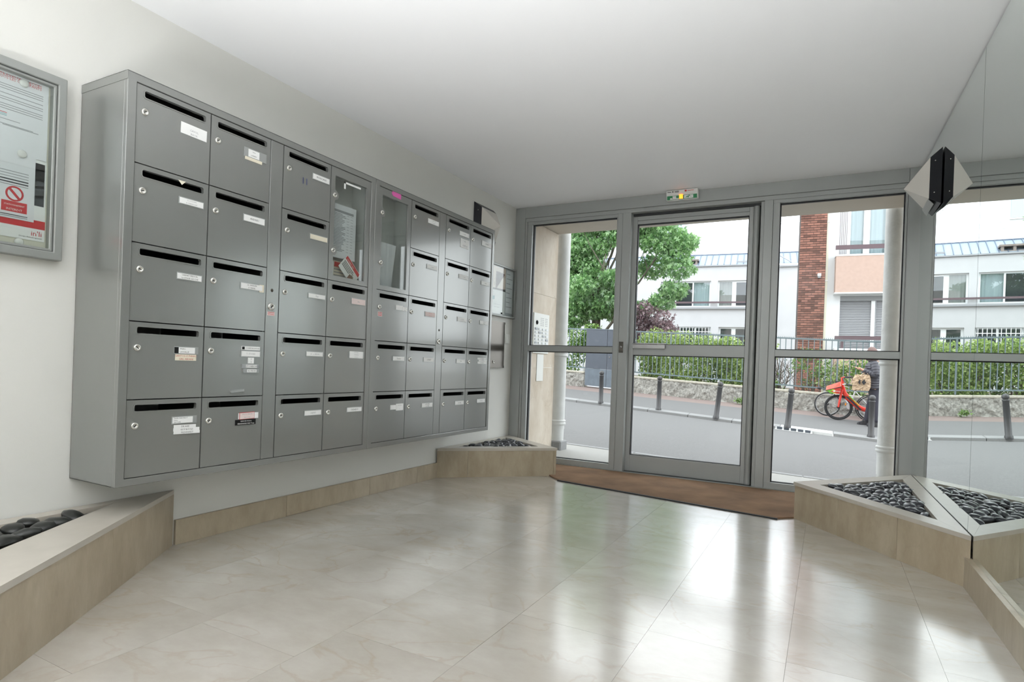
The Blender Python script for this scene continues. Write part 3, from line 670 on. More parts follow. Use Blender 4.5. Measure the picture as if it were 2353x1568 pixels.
MB().box(.2945,c[0]+.1,zt-.062,.2955,c[0]+.225,zt-.052).box(.2945,c[0]+.1,zt-.09,.2955,c[0]+.112,zt-.052).build('strip',M['white'],t)
c=COLS[4]
sheet('blank_sheet','blank white sheet slumped inside the smaller cabinet, behind the pink tab','paper',.255,c[0]+.04,zt-.56,c[0]+.2,zt-.3,[],[M['paper']],(.25,-.2,zt-.56),lean=.03)
# ------------------------------------------------------------------ notice board, near left
t=thing('notice_board','wide aluminium framed notice board at the left edge of the picture','notice board',(0,-2.0,1.5))
ya,yb,za,zb=-2.42,-1.722,1.186,1.86
f=MB().plate([(ya,za),(yb,za),(yb,zb),(ya,zb)],[[(ya+.028,za+.03),(yb-.028,za+.03),(yb-.028,zb-.03),(ya+.028,zb-.03)]],'x',.001,.042)
f.build('frame',M['bframe'],t,bev=.003,seg=2)
MB().plate([(ya+.029,za+.031),(yb-.029,za+.031),(yb-.029,zb-.031),(ya+.029,zb-.031)],[[(ya+.039,za+.041),(yb-.039,za+.041),(yb-.039,zb-.041),(ya+.039,zb-.041)]],'x',.001,.034).build('inner_frame',M['bframe'],t,bev=.002)
MB().box(.002,ya+.03,za+.032,.006,yb-.03,zb-.032).build('backing',M['boardback'],t)
MB().box(.027,ya+.032,za+.034,.03,yb-.032,zb-.034).build('glass_cover',M['pglass'],t)
for (yy,zz) in ((-1.845,1.80),(-1.845,1.55),(-1.845,1.236)):
    MB().lathe([(.014,0),(.014,.004),(.009,.007),(.0001,.0075)],(.012,yy,zz),14,0,'x').build('magnet',M['plastic'],t)
ls=[('t',.96,.075,'IMMEUBLE : INFORMATIONS TRAVAUX ET ACCES',.0135,1,'RIGHT'),('t',.96,.105,'A TOUS LES OCCUPANTS',.0125,1,'RIGHT'),('r',.7,.045,.95,.05,0)]
for k in range(11):
    z=.17+k*.028+(.02 if k>4 else 0); ls.append(('r',.05,z,.97 if k%4!=3 else .7,z+.008,3))
for k in range(3): ls.append(('r',.55,.52+k*.018,.78,.527+k*.018,4 if k else 1))
ls.append(('r',.2,.6,.85,.607,3)); ls.append(('r',.74,.66,.92,.668,3)); ls.append(('r',.76,.672,.95,.68,3))
sheet('notice_sheet','large typed notice with a red heading at the top of the near notice board','notice',.010,-2.33,1.545,-1.768,1.825,ls,[M['paper'],M['ink'],M['redl'],M['white'],M['greyink'],M['tealb']],(.01,-2.05,1.5))
ls=[('p',[(0,.7),(.62,.86),(0,.9)],3),('p',[(0,.86),(1,.87),(1,.99),(.72,.99),(.66,1.05),(0,.96)],1),('r',.66,.05,.99,.66,5),('r',.62,.05,.99,.3,6),('r',.66,.3,.74,.64,7),('p',[(.82,.3),(.99,.22),(.99,.26),(.82,.33)],4),('p',[(.82,.42),(.99,.36),(.99,.4),(.82,.45)],4),('p',[(.82,.55),(.99,.5),(.99,.54),(.82,.58)],4)]
ls=[l for l in ls]
ls+= [('t',.985,1.045+.05,'in\'li',.026,1,'RIGHT'),('t',.985,1.13,'Groupe ActionLogement',.007,0,'RIGHT')]
ls=[(('p',[(a,b*.86) for a,b in l[1]],l[2]) if l[0]=='p' else ('r',l[1],l[2]*.86,l[3],l[4]*.86,l[5]) if l[0]=='r' else (l[0],l[1],l[2]*.86)+l[3:]) for l in ls]
sheet('poster','lower poster with teal and red bands and a stairwell photograph','poster',.008,-2.33,1.25,-1.766,1.545,ls,[M['white'],M['ink'],M['redl'],M['white'],M['teal'],M['white'],M['photo'],M['photol'],M['brown']],(.008,-2.05,1.25))
ls=[('r',.05,.06,.5,.075,0),('r',.05,.14,.6,.155,0)]
for k in range(6): ls.append(('r',.03,.3+k*.04,.95,.3+k*.04+(.018 if k in(3,4) else .01),0 if k in (3,4) else 3))
ls+=[('c',.85,.63,.027,.021,1),('p',[(.80,.565),(.82,.55),(.90,.70),(.88,.715)],1),('r',.755,.745,.945,.9,1),('t',.85,.81,'STATIONNEMENT',.0075,2,'CENTER'),('t',.85,.88,'INTERDIT',.011,2,'CENTER'),('r',.7,.94,.95,.95,0),('r',.5,.965,.95,.975,3)]
sheet('notice_sheet','smaller white notice with a red no entry pictogram pinned over the poster','notice',.0105,-2.2,1.315,-1.802,1.553,ls,[M['paper'],M['ink'],M['redl'],M['white'],M['greyink']],(.01,-2.0,1.3))
# second board near the glass front
t=thing('notice_board','slim glazed notice frame on the left wall, close to the glass front','notice board',(0,1.6,1.5))
ya,yb,za,zb=1.10,1.925,1.285,1.735
MB().plate([(ya,za),(yb,za),(yb,zb),(ya,zb)],[[(ya+.015,za+.015),(yb-.015,za+.015),(yb-.015,zb-.015),(ya+.015,zb-.015)]],'x',.001,.03).build('frame',M['bframe'],t,bev=.002)
MB().box(.002,ya+.01,za+.01,.005,yb-.01,zb-.01).build('backing',M['photol'],t)
MB().box(.02,ya+.012,za+.012,.023,yb-.012,zb-.012).build('glass_cover',M['pglass'],t)
MB().lathe([(.008,0),(.008,.006),(.0001,.007)],(.023,1.68,1.315),10,0,'x').build('lock',M['black'],t)
ls=[('r',0,0,1,.5,0),('p',[(.72,.1),(.98,.12),(.72,.5)],1),('p',[(0,.72),(.35,.5),(.7,.46),(1,.45),(1,.6),(.6,.6),(.3,.66),(0,.9)],2),('p',[(.25,.62),(.5,.62),(.3,.72)],1),('p',[(.35,.72),(.7,.63),(.7,.7),(.5,.78)],3)]
for k in range(8): ls.append(('r',.08+.22*(k%4),.1+.16*(k//4),.2+.22*(k%4),.105+.16*(k//4),1)); ls.append(('r',.1+.2*(k%4),.8+.06*(k//4),.25+.2*(k%4),.806+.06*(k//4),4))
sheet('plan_sheet','pastel plan with peach, salmon and teal shapes inside the slim notice frame','notice',.008,1.14,1.31,1.76,1.715,ls,[M['white'],M['peach'],M['salmon'],M['white'],M['tealb'],M['greyink']],(.008,1.45,1.3))
ls=[('r',.1,.08+.11*k,.6+.3*(k%2),.095+.11*k,0) for k in range(8)]
sheet('notice_sheet','narrow pale list at the right of the slim notice frame','notice',.0075,1.77,1.33,1.9,1.71,ls,[M['paper'],M['greyink']],(.007,1.83,1.33))
# service box, switch
t=thing('service_box','dark polished steel service box on the wall behind the mailboxes','service box',(0,1.6,.83))
MB().box(.001,1.40,.835,.028,1.748,1.24).build('cover',M['darksteel'],t,bev=.002)
MB().box(.028,1.40,.835,.030,1.748,.856).box(.028,1.40,1.222,.030,1.748,1.24).build('edge_trim',M['darksteel'],t)
lock(t,1.56,.885,.013,.028)
t=thing('light_switch','small white double switch right of the steel service box','light switch',(0,1.84,1.09))
MB().box(.0005,1.795,1.055,.009,1.878,1.14).build('plate',M['plastic'],t,bev=.002); MB().box(.009,1.803,1.065,.013,1.834,1.13).build('rocker',M['plastic'],t,bev=.001); MB().box(.009,1.839,1.065,.013,1.870,1.13).build('rocker',M['plastic'],t,bev=.001)
# wall sconces
def sconce(label,y,z,sx,x0):
    t=thing('wall_sconce',label,'wall lamp',(x0,y,z))
    h=.158; i=.118; d=.052; ap=.165
    X=lambda v:x0+sx*v
    B=[(X(.0005),y+a,z+b) for a,b in ((-h,-h),(h,-h),(h,h),(-h,h))]; T=[(X(d),y+a,z+b) for a,b in ((-i,-i),(i,-i),(i,i),(-i,i))]
    mb=MB(); mb.hull(B,T,0); mb.build('black_base',M['sconceb'],t)
    mb=MB(); mb.hull([(X(d-.02),y+a,z+b) for a,b in ((-i-.02,-h),(i+.02,-h),(i+.02,-h+.004),(-i-.02,-h+.004))],[(X(d+.004),y+a,z+b) for a,b in ((-i,-i-.006),(i,-i-.006),(i,-i-.002),(-i,-i-.002))]); mb.build('lit_underside',M['sconceg'],t)  # grey sheet paints reflected light onto the black base's underside
    mb=MB(); mb.add(T+[(X(ap),y,z-.02)],[(0,1,4),(1,2,4),(2,3,4),(3,0,4),(3,2,1,0)]); mb.build('opal_pyramid',M['sconcew'],t)
    s=MB()
    for b in (-.09,.09): s.ball((X(.03),y-h+.018,z+b),.004,0,8,6)
    s.build('screws',M['chrome'],t)
sconce('pyramid wall sconce with black base above the mailboxes on the left wall',1.36,2.02,1,0)
sconce('pyramid wall sconce with black base mounted on the mirror',1.33,2.015,-1,mx(1.33)-.002)
# emergency exit sign
t=thing('exit_sign','green and white emergency exit light fixed on the header above the door','exit sign',(1.505,YG-.09,2.27))
x0,x1=1.385,1.63
MB().hull([(x0,YG-.051,2.225),(x0,YG-.051,2.298),(x0,YG-.115,2.298),(x0,YG-.095,2.225)],[(x1,YG-.051,2.225),(x1,YG-.051,2.298),(x1,YG-.115,2.298),(x1,YG-.095,2.225)]).build('housing',M['plastic'],t,bev=.004,seg=2)
Pn=lambda x,s:(x,YG-.0955-.02*s*1.0-.0012,2.225+.073*s)   # point on the sloping front face
def sq(mb,xa,sa,xb,sb,mi,e=.001):
    P=[Pn(xa,sa),Pn(xb,sa),Pn(xb,sb),Pn(xa,sb)]; mb.hull(P,[(p[0],p[1]-e,p[2]) for p in P],mi)
mb=MB(); sq(mb,x0+.006,.02,x1-.006,.42,0)
mb.build('green_band',M['egreen'],t)
mb=MB()
sq(mb,x0+.05,.05,x0+.078,.38,0,.0018); sq(mb,x0+.03,.05,x0+.098,.14,0,.0018); sq(mb,x0+.03,.14,x0+.045,.2,0,.0018)
sq(mb,x1-.105,.06,x1-.035,.38,0,.0018)
mb.build('arrow_and_door_pictogram',M['white'],t)
mb=MB()
def pl(pts):
    P=[Pn(x1-.105+.07*a,.06+.32*b) for a,b in pts]; mb.hull([(p[0],p[1]-.002,p[2]) for p in P],[(p[0],p[1]-.003,p[2]) for p in P])
pl([(.5,.75),(.62,.75),(.62,.95),(.5,.95)]); pl([(.3,.45),(.45,.4),(.65,.7),(.4,.72)]); pl([(.45,.4),(.35,.1),(.42,.08),(.55,.4)]); pl([(.4,.45),(.2,.15),(.12,.2),(.3,.5)]); pl([(.62,.7),(.85,.5),(.8,.44),(.58,.6)]); pl([(.38,.7),(.15,.55),(.18,.48),(.4,.6)])
mb.build('running_figure',M['egreen'],t)
mb=MB()
sq(mb,x0+.01,.78,x0+.04,.84,0); sq(mb,x0+.048,.76,x0+.058,.88,0); sq(mb,x0+.066,.74,x0+.1,.79,0); sq(mb,x0+.066,.83,x0+.1,.88,0); sq(mb,x1-.1,.74,x1-.085,.9,1); sq(mb,x1-.078,.8,x1-.03,.84,1)
mb.build('printed_text',[M['ink'],M['redl']],t)
mb=MB(); sq(mb,1.487,.06,1.515,.5,0,.004); mb.build('indicator_led',M['led'],t)
l=bpy.data.lights.new('led_glow','SPOT'); l.energy=2.2; l.color=(1,.42,.1); l.spot_size=.55; l.spot_blend=.4; l.shadow_soft_size=.004
o=bpy.data.objects.new('led_glow',l); o.location=(1.5,YG-.085,2.222); d=Vector((0,.035,-.1)); o.rotation_euler=d.to_track_quat('-Z','Y').to_euler(); COL.objects.link(o); 
#PART3
# ------------------------------------------------------------------ street
M.update(dict(
 asphalt=mat('grey_asphalt',(110,110,111),.9,var=.2,vs=60,bump=.5,bs=220,det=6),
 asphalt2=mat('pavement_asphalt',(108,108,109),.9,var=.18,vs=60,bump=.4,bs=220),
 pink=mat('pinkish_verge',(130,116,112),.9,var=.12,vs=40,bump=.4,bs=150),
 granite=mat('speckled_granite_paving',(150,149,146),.8,var=.22,vs=220,bump=.3,bs=300),
 kerb=mat('kerb_stone',(138,139,140),.85,var=.1,vs=60,bump=.4,bs=150,rnd=.06),
 kerbw=mat('white_painted_kerb',(206,208,208),.7,var=.05,vs=40),
 render=mat('rough_render_wall',(156,155,150),.95,var=.5,vs=24,bump=1.0,bs=40),
 coping=mat('wall_coping',(176,172,160),.9,var=.2,vs=18,bump=.5,bs=40),
 iron=mat('grey_green_fence_iron',(104,119,124),.5,.2,var=.1,vs=20),
 bollard=mat('dark_cast_iron',(72,72,74),.45,.3,var=.12,vs=30),
 gate=mat('dark_grey_gate',(82,88,98),.5,.2,var=.06,vs=5), gateb=mat('gate_lower_plate',(100,110,120),.55,.1,var=.15,vs=8),
 soil=mat('garden_soil',(92,84,70),.95,var=.3,vs=10,bump=.5,bs=40), 
 travertine=stone_mat('travertine_reveal',(192,178,160),(212,202,188),(160,142,122),.6,6.,(1,1,.6),.02,.15),
 soffit=mat('soffit_render',(198,190,178),.8,var=.05,vs=4),
 pipe=mat('pale_painted_pipe',(206,207,206),.55,var=.08,vs=12,bump=.15,bs=60),
 facade=mat('white_house_render',(186,187,190),.85,var=.035,vs=3,bump=.2,bs=90),
 facade2=mat('bright_white_render',(212,215,218),.85,var=.02,vs=2),
 zinc=mat('zinc_roof',(136,150,164),.55,.1,var=.06,vs=3,rnd=.05),
 zincd=mat('zinc_seam',(88,102,122),.5,.2),
 gutter=mat('gutter_grey',(150,152,156),.6), frame=mat('white_window_frame',(224,227,229),.4),
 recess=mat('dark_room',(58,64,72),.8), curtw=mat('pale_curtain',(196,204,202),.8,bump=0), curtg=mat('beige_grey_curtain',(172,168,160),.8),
 wpane=glass_mat('window_pane',(.86,.9,.92),2.2),
 rail=mat('dark_brown_rail',(92,74,80),.5), peach=mat('peach_render_panel',(178,154,142),.85,var=.06,vs=14), shutter=mat('grey_roller_shutter',(146,148,152),.6), lintel=mat('grey_lintel',(140,143,146),.7),
 brick=mat('red_brick',(122,84,72),.85,var=.15,vs=12,bump=.3,bs=60,rnd=.5), mortar=mat('dark_mortar',(62,54,52),.9),
 strip=mat('pale_downpipe',(214,214,196),.6),
 chim=mat('chimney_brick',(134,124,118),.9,var=.2,vs=10), antenna=mat('antenna_metal',(170,176,188),.5,.3),
 shut_b=mat('blue_grey_shutter',(176,196,216),.6), quoin=mat('stone_quoin',(226,224,220),.8,var=.12,vs=6),
 bark=mat('grey_bark',(104,98,88),.9,var=.3,vs=14,bump=.6,bs=30), twig=mat('bare_twig',(104,94,86),.9),
 leaf=leaf_mat('tree_leaf',(78,124,72),(160,202,134),.45), hedge=leaf_mat('hedge_leaf',(96,134,58),(190,210,124),.45), hedged=leaf_mat('dark_hedge_leaf',(58,96,44),(140,176,84),.35),
 purple=leaf_mat('purple_leaf',(82,66,74),(150,122,128),.3), flower=mat('white_flower',(240,238,236),.6),
))
def street_z(x,y): return .061-.0504*x-.0156*y
def kerb_y(x): return 9.95-.171*x
def wall_y(x): return 12.3-.12*x
def walk_z(x,y):
    k=kerb_y(x); zk=street_z(x,k)+.05; t=(y-k)/(wall_y(x)-k); return zk+t*((.18-.045*x)-zk)
def ground(x,y):
    return street_z(x,y) if y<kerb_y(x) else walk_z(x,y)
def gridmesh(name,m,fx,ya,yb,zf,nx=24,ny=6,x0=-14,x1=16):
    mb=MB(); v=[];f=[]
    for j in range(ny+1):
        for i in range(nx+1):
            x=x0+(x1-x0)*i/nx; a,b=ya(x),yb(x); y=a+(b-a)*j/ny; v.append((x,y,zf(x,y)))
    for j in range(ny):
        for i in range(nx): a=j*(nx+1)+i; f.append((a,a+1,a+nx+2,a+nx+1))
    mb.add(v,f); o=mb.build(name,m,loc=(1,(ya(1)+yb(1))/2,0)); return struct(o)
road=gridmesh('street',M['asphalt'],None,lambda x:3.34+.105*x-.1,kerb_y,street_z)
road['label']='grey asphalt street sloping down to the right'
o=gridmesh('pavement_near',M['granite'],None,lambda x:YG+.055,lambda x:3.26+.105*x-.1,lambda x,y:street_z(x,y)+.012,x0=-6,x1=8); o['label']='speckled granite pavement strip outside the door'
gt=sthing('gutter_edge',(1.5,3.4,-.05),'pale kerb edging between the granite strip and the asphalt')
x=-2.4
while x<5:
    a,b=x,x+.79; ya=3.24+.105*a; yb=3.24+.105*b
    MB().prism([(a,ya-.09),(b,yb-.09),(b,yb),(a,ya)],lambda X,Y:street_z(X,Y)-.03,lambda X,Y:street_z(X,Y)+.018).build('edging_stone',M['kerb'],gt,bev=.004); x+=.8
o=gridmesh('pavement_far',M['asphalt2'],None,kerb_y,lambda x:wall_y(x)-.62,walk_z); o['label']='asphalt pavement across the street'
o=gridmesh('pavement_verge',M['pink'],None,lambda x:wall_y(x)-.62,lambda x:wall_y(x)+.2,walk_z); o['label']='pinkish strip along the foot of the garden wall'
kb=sthing('kerb',(1,9.8,-.1),'kerb stones at the far side of the street')
x=-7.2
while x<8:
    b=x+.9; wht=1.25<x+.3<2.3
    MB().prism([(x+.004,kerb_y(x)-.015),(b-.004,kerb_y(b)-.015),(b-.004,kerb_y(b)+.22),(x+.004,kerb_y(x)+.22)],lambda X,Y:street_z(X,Y)-.05,lambda X,Y:walk_z(X,max(Y,kerb_y(X)))+.006).build('kerb_stone',M['kerbw' if wht else 'kerb'],kb,bev=.008); x+=.9
dg=thing('drain_inlet','kerbside drain inlet with white painted bars below the white kerb','drain',(1.95,9.5,-.2))
a,b=1.72,2.36
MB().prism([(a,kerb_y(a)-.035),(b,kerb_y(b)-.035),(b,kerb_y(b)-.017),(a,kerb_y(a)-.017)],lambda X,Y:street_z(X,Y)-.02,lambda X,Y:street_z(X,Y)+.052).build('dark_mouth',M['gate'],dg)
MB().prism([(a,kerb_y(a)-.16),(b,kerb_y(b)-.16),(b,kerb_y(b)-.036),(a,kerb_y(a)-.036)],lambda X,Y:street_z(X,Y)-.01,lambda X,Y:street_z(X,Y)+.004).build('drain_plate',M['gateb'],dg)
for k in range(6):
    xa=a+(b-.03-a)*k/5; MB().prism([(xa,kerb_y(xa)-.17),(xa+.03,kerb_y(xa)-.17),(xa+.03,kerb_y(xa)-.03),(xa,kerb_y(xa)-.03)],lambda X,Y:street_z(X,Y)+.003,lambda X,Y:street_z(X,Y)+.012).build('painted_bar',M['kerbw'],dg)
    MB().prism([(xa,kerb_y(xa)-.05),(xa+.03,kerb_y(xa)-.05),(xa+.03,kerb_y(xa)-.036),(xa,kerb_y(xa)-.036)],lambda X,Y:street_z(X,Y)+.003,lambda X,Y:street_z(X,Y)+.05).build('painted_bar',M['kerbw'],dg)
MB().prism([(a,kerb_y(a)-.2),(b,kerb_y(b)-.2),(b,kerb_y(b)-.17),(a,kerb_y(a)-.17)],lambda X,Y:street_z(X,Y)+.003,lambda X,Y:street_z(X,Y)+.012).build('painted_bar',M['kerbw'],dg)
# bollards
BL=['cast iron bollard farthest left, in front of the dark steel gate','cast iron bollard second from the left, seen through the glass door','cast iron bollard leaning to the right, seen through the right of the door','cast iron bollard standing on the white painted kerb by the drain','cast iron bollard in front of the person at the bikes']
for i,(x,y,dx) in enumerate([(-2.069,10.33,-.0),(-.676,10.15,.01),(.582,9.85,.075),(1.928,9.62,.055),(3.292,9.5,0)]):
    z=walk_z(x,max(y,kerb_y(x)+.05))-.01; t=thing('street_bollard',BL[i],'bollard',(x,y,z),'bollards along the far kerb',local=True)
    MB().lathe([(.062,0),(.062,.05),(.05,.06),(.048,.64),(.055,.645),(.055,.66),(.04,.668)],(0,0,0),16).build('post',M['bollard'],t)
    MB().ball((0,0,.712),.056,0,16,10).build('ball_head',M['bollard'],t)
    t.rotation_euler=(0,math.atan2(dx,.76),0)
# building portal outside the glass: reveals, soffit, upper facade
pv=sthing('wall_portal_left',(0,2.3,0),'travertine reveal left of the glass front, carrying the intercom')
for z0,z1 in ((-.2,.85),(.852,1.55),(1.552,2.2)): MB().box(-.4,YG+.065,z0,.125,2.63,z1).build('stone_panel',M['travertine'],pv)
pv=sthing('wall_portal_right',(3.2,2.3,0),'travertine reveal right of the glass front')
for z0,z1 in ((-.3,.85),(.852,1.55),(1.552,2.2)): MB().box(3.10,YG+.065,z0,3.7,2.63,z1).build('stone_panel',M['travertine'],pv)
struct(MB().box(-8,YG-.04,2.2035,9,2.63,7.5).build('wall_front_upper',M['soffit'],loc=(1.5,2.3,2.2)),'upper street front over the entrance with its pale soffit')
struct(MB().box(-8,YG+.07,-.3,-.41,2.62,2.2).box(3.71,YG+.07,-.6,9,2.62,2.2).build('wall_front_sides',M['soffit'],loc=(1.5,2.3,0)),'street front beside the entrance')
def downpipe(x,y,zg,label,lim):
    t=thing('downpipe',label,'drainpipe',(x,y,zg),'pale round downpipes beside the entrance')
    MB().lathe([(.078,zg+.22),(.078,2.199+1.2)],(x,y,0),24).build('pipe',M['pipe'],t)
    for z in (.27,.965): MB().lathe([(.078,0),(.09,.006),(.09,.022),(.084,.028),(.084,.034),(.09,.04),(.088,.05),(.078,.055)],(x,y,z),24).build('collar',M['pipe'],t)
    MB().lathe([(.072,zg+.02),(.074,.275)],(x,y,0),24).build('socket',M['pipe'],t)
    MB().box(x-.085,y-.085,zg-.03,x+.085,y+.085,zg+.1).build('base_block',M['kerb'],t,bev=.01)
downpipe(.135,2.73,street_z(.13,2.73),'pale round downpipe left of the entrance, beside the intercom wall',0)
downpipe(3.02,2.73,street_z(3.0,2.73),'pale round downpipe at the right edge of the right glass panel',0)
# intercom
t=thing('intercom_panel','white intercom panel with rows of call buttons on the stone reveal','intercom',(.13,2.3,1.2))
MB().box(.1255,2.10,.985,.14,2.445,1.365).build('panel',M['plastic'],t,bev=.004,seg=2)
MB().lathe([(.02,0),(.02,.004),(.013,.009),(.0001,.01)],(.14,2.165,1.275),16,0,'x').build('camera_eye',M['black'],t)
mb=MB()
for j in range(5):
    for k in range(5): mb.box(.14,2.25+.028*(k//1)+(.02 if k>2 else 0),1.25+.017*j,.1412,2.262+.028*k+(.02 if k>2 else 0),1.256+.017*j)
mb.build('speaker_grille',M['greyink'],t)['kind']='stuff'
for j in range(6):
    for k in range(4):
        if k==0 and j>5: continue
        MB().box(.14,2.125+.08*k,1.205-.033*j,.146,2.175+.08*k,1.225-.033*j).build('call_button',M['frame'] if (j*3+k)%4 else M['photol'],t)
t=thing('white_plate','narrow tall white plate below the intercom on the stone reveal','plate',(.13,2.28,.87))
MB().box(.1255,2.215,.72,.131,2.36,.978).build('plate',M['plastic'],t,bev=.001)
# garden wall, fence and gate
LW=[(-9.0,-3.42),(-2.02,8.0)]
def wallpoly(x0,x1,d0,d1): return [(x0,wall_y(x0)+d0),(x1,wall_y(x1)+d0),(x1,wall_y(x1)+d1),(x0,wall_y(x0)+d1)]
wall_top=lambda x,y=0:.615-.045*x
for i,(x0,x1) in enumerate(LW):
    t=thing('garden_wall',['low rough rendered wall left of the dark steel gate','low rough rendered garden wall behind the bikes, right of the gate'][i],'wall',((max(x0,-5)+min(x1,5))/2,wall_y(0),0))
    mb=MB(); n=int((x1-x0)/.045); rows=9; v=[];f=[]
    for j in range(rows+1):
        for k in range(n+1):
            x=x0+(x1-x0)*k/n; zb=walk_z(x,wall_y(x))-.05; z=zb+(wall_top(x)-.05-zb)*j/rows
            v.append((x,wall_y(x)+R.uniform(-.034,.03),z+(R.uniform(-.015,.015) if 0<j<rows else 0)))
    for j in range(rows):
        for k in range(n): a=j*(n+1)+k; f.append((a,a+1,a+n+2,a+n+1))
    mb.add(v,f,0,True); mb.build('rough_face',M['render'],t)
    MB().prism(wallpoly(x0,x1,.02,.3),-.4,lambda X,Y:wall_top(X)-.045).build('wall_core',M['render'],t)
    MB().prism(wallpoly(x0-.0,x1,-.02,.3),lambda X,Y:wall_top(X)-.055,lambda X,Y:wall_top(X)).build('coping',M['coping'],t,bev=.012)
    f=thing('iron_fence',['grey green iron railing on the wall left of the gate','grey green iron railing along the garden wall right of the gate'][i],'fence',((max(x0,-5)+min(x1,5))/2,wall_y(0),.8))
    top=lambda x:1.80-.045*x; bot=lambda x:.715-.045*x
    yy=lambda x:wall_y(x)+.14
    for fn,nm in ((top,'top_rail'),(bot,'bottom_rail')):
        MB().hull([(x0,yy(x0)-.02,fn(x0)-.016),(x0,yy(x0)+.02,fn(x0)-.016),(x0,yy(x0)+.02,fn(x0)+.016),(x0,yy(x0)-.02,fn(x0)+.016)],[(x1,yy(x1)-.02,fn(x1)-.016),(x1,yy(x1)+.02,fn(x1)-.016),(x1,yy(x1)+.02,fn(x1)+.016),(x1,yy(x1)-.02,fn(x1)+.016)]).build(nm,M['iron'],f)
    x=x0+.06; k=0; tip=MB()
    bar=MB().box(-.009,-.009,-.0,.009,.009,1.06).mesh('bar',M['iron']); post=MB().box(-.016,-.016,-.1,.016,.016,1.10).mesh('post',M['iron'])
    while x<x1-.02:
        p=k%16==8
        meshobj('post' if p else 'bar',post if p else bar,f,Vector((x,yy(x),bot(x)+.01))-W[f.name])
        if x>-.9:
            for q in (0,.04,.08): tip.hull([(x+q-.006,yy(x)-.006,top(x)+.014),(x+q+.006,yy(x)-.006,top(x)+.014),(x+q+.006,yy(x)+.006,top(x)+.014),(x+q-.006,yy(x)+.006,top(x)+.014)],[(x+q-.002,yy(x)-.002,top(x)+.045),(x+q+.002,yy(x)-.002,top(x)+.045),(x+q+.002,yy(x)+.002,top(x)+.045),(x+q-.002,yy(x)+.002,top(x)+.045)])
        x+=.118; k+=1
    if tip.v: tip.build('spike_strip',M['iron'],f)['kind']='stuff'
t=thing('steel_gate','dark grey double steel gate between the two wall sections','gate',(-2.7,wall_y(-2.7),.4))
for (xa,xb) in ((-3.38,-2.745),(-2.735,-2.06)):
    MB().prism(wallpoly(xa,xb,-.02,.03),lambda X,Y:.72-.045*X,lambda X,Y:1.795-.045*X).build('gate_leaf',M['gate'],t)
    MB().prism(wallpoly(xa,xb,-.03,.03),lambda X,Y:.24-.045*X,lambda X,Y:.715-.045*X).build('kick_plate',M['gateb'],t)
MB().lathe([(.02,0),(.02,-.012),(.012,-.02)],(-2.66,wall_y(-2.66)-.02,1.18),10,0,'y').build('lock',M['steel'],t)
MB().prism(wallpoly(-3.4,-2.04,-.03,.04),lambda X,Y:1.797-.045*X,lambda X,Y:1.82-.045*X).build('top_cap',M['gateb'],t)
struct(gridmesh('garden_ground',M['soil'],None,lambda x:wall_y(x)+.2,lambda x:60,lambda x,y:.45-.045*min(max(x,-8),8)-.1*(1),x0=-40,x1=40,nx=10,ny=3),'garden ground behind the wall')
# ------------------------------------------------------------------ plants
def leaves(n,pos,size,m,name,parent,lobes=3,down=.35,rng=None):
    rng=np.random.default_rng(rng or 1)
    P=pos(n,rng); n=len(P)
    th=rng.uniform(0,2*np.pi,n); nz=rng.normal(.5,.5,n); 
    N=np.stack([np.cos(th),np.sin(th),nz],1)+0; N/=np.linalg.norm(N,axis=1)[:,None]
    T=np.cross(N,rng.normal(size=(n,3))); T/=np.linalg.norm(T,axis=1)[:,None]; T[:,2]-=down; T/=np.linalg.norm(T,axis=1)[:,None]
    B=np.cross(N,T); B/=np.linalg.norm(B,axis=1)[:,None]
    s=size*rng.uniform(.65,1.25,n)
    if lobes==3: tpl=[[(0,0),(.22,.35),(0,1),(-.22,.35)],[(0,0),(.28,.02),(.72,.5),(.16,.34)],[(0,0),(-.16,.34),(-.72,.5),(-.28,.02)]]
    else: tpl=[[(0,0),(.3,.45),(0,1),(-.3,.45)]]
    V=[];k=len(tpl)*4
    for q in tpl:
        for (a,b) in q:
            V.append(P+T*(b*s)[:,None]+B*(a*s)[:,None]+N*((-.18*abs(a)+ (-.12*b*b))*s)[:,None])
    V=np.stack(V,1).reshape(-1,3)-np.array(W[parent.name])
    me=bpy.data.meshes.new(name); nf=n*len(tpl)
    if lobes==3:   # weld the three lobes at their base so that one leaf is one island
        idx=np.arange(n*12).reshape(n,3,4); idx[:,1,0]=idx[:,0,0]; idx[:,2,0]=idx[:,0,0]; F=idx.reshape(-1,4)
    else: F=np.arange(n*4).reshape(-1,4)
    me.vertices.add(len(V)); me.vertices.foreach_set('co',V.astype(np.float32).ravel())
    me.loops.add(nf*4); me.loops.foreach_set('vertex_index',F.astype(np.int32).ravel())
    me.polygons.add(nf); me.polygons.foreach_set('loop_start',np.arange(0,nf*4,4,dtype=np.int32)); me.polygons.foreach_set('loop_total',np.full(nf,4,dtype=np.int32))
    me.update(); me.validate(); me.materials.append(m)
    o=meshobj(name,me,parent); o['kind']='stuff'; return o
def blob(cs):
    """sample points near the surface of a union of ellipsoid clumps (cx,cy,cz,rx,ry,rz)"""
    cs=np.array(cs,float); w_=cs[:,3]*cs[:,5]+cs[:,4]*cs[:,5]; w_/=w_.sum()
    def f(n,rng):
        i=rng.choice(len(cs),n,p=w_); d=rng.normal(size=(n,3)); d/=np.linalg.norm(d,axis=1)[:,None]
        r=rng.uniform(.45,1.08,n)**.6
        return cs[i,:3]+d*cs[i,3:]*r[:,None]
    return f
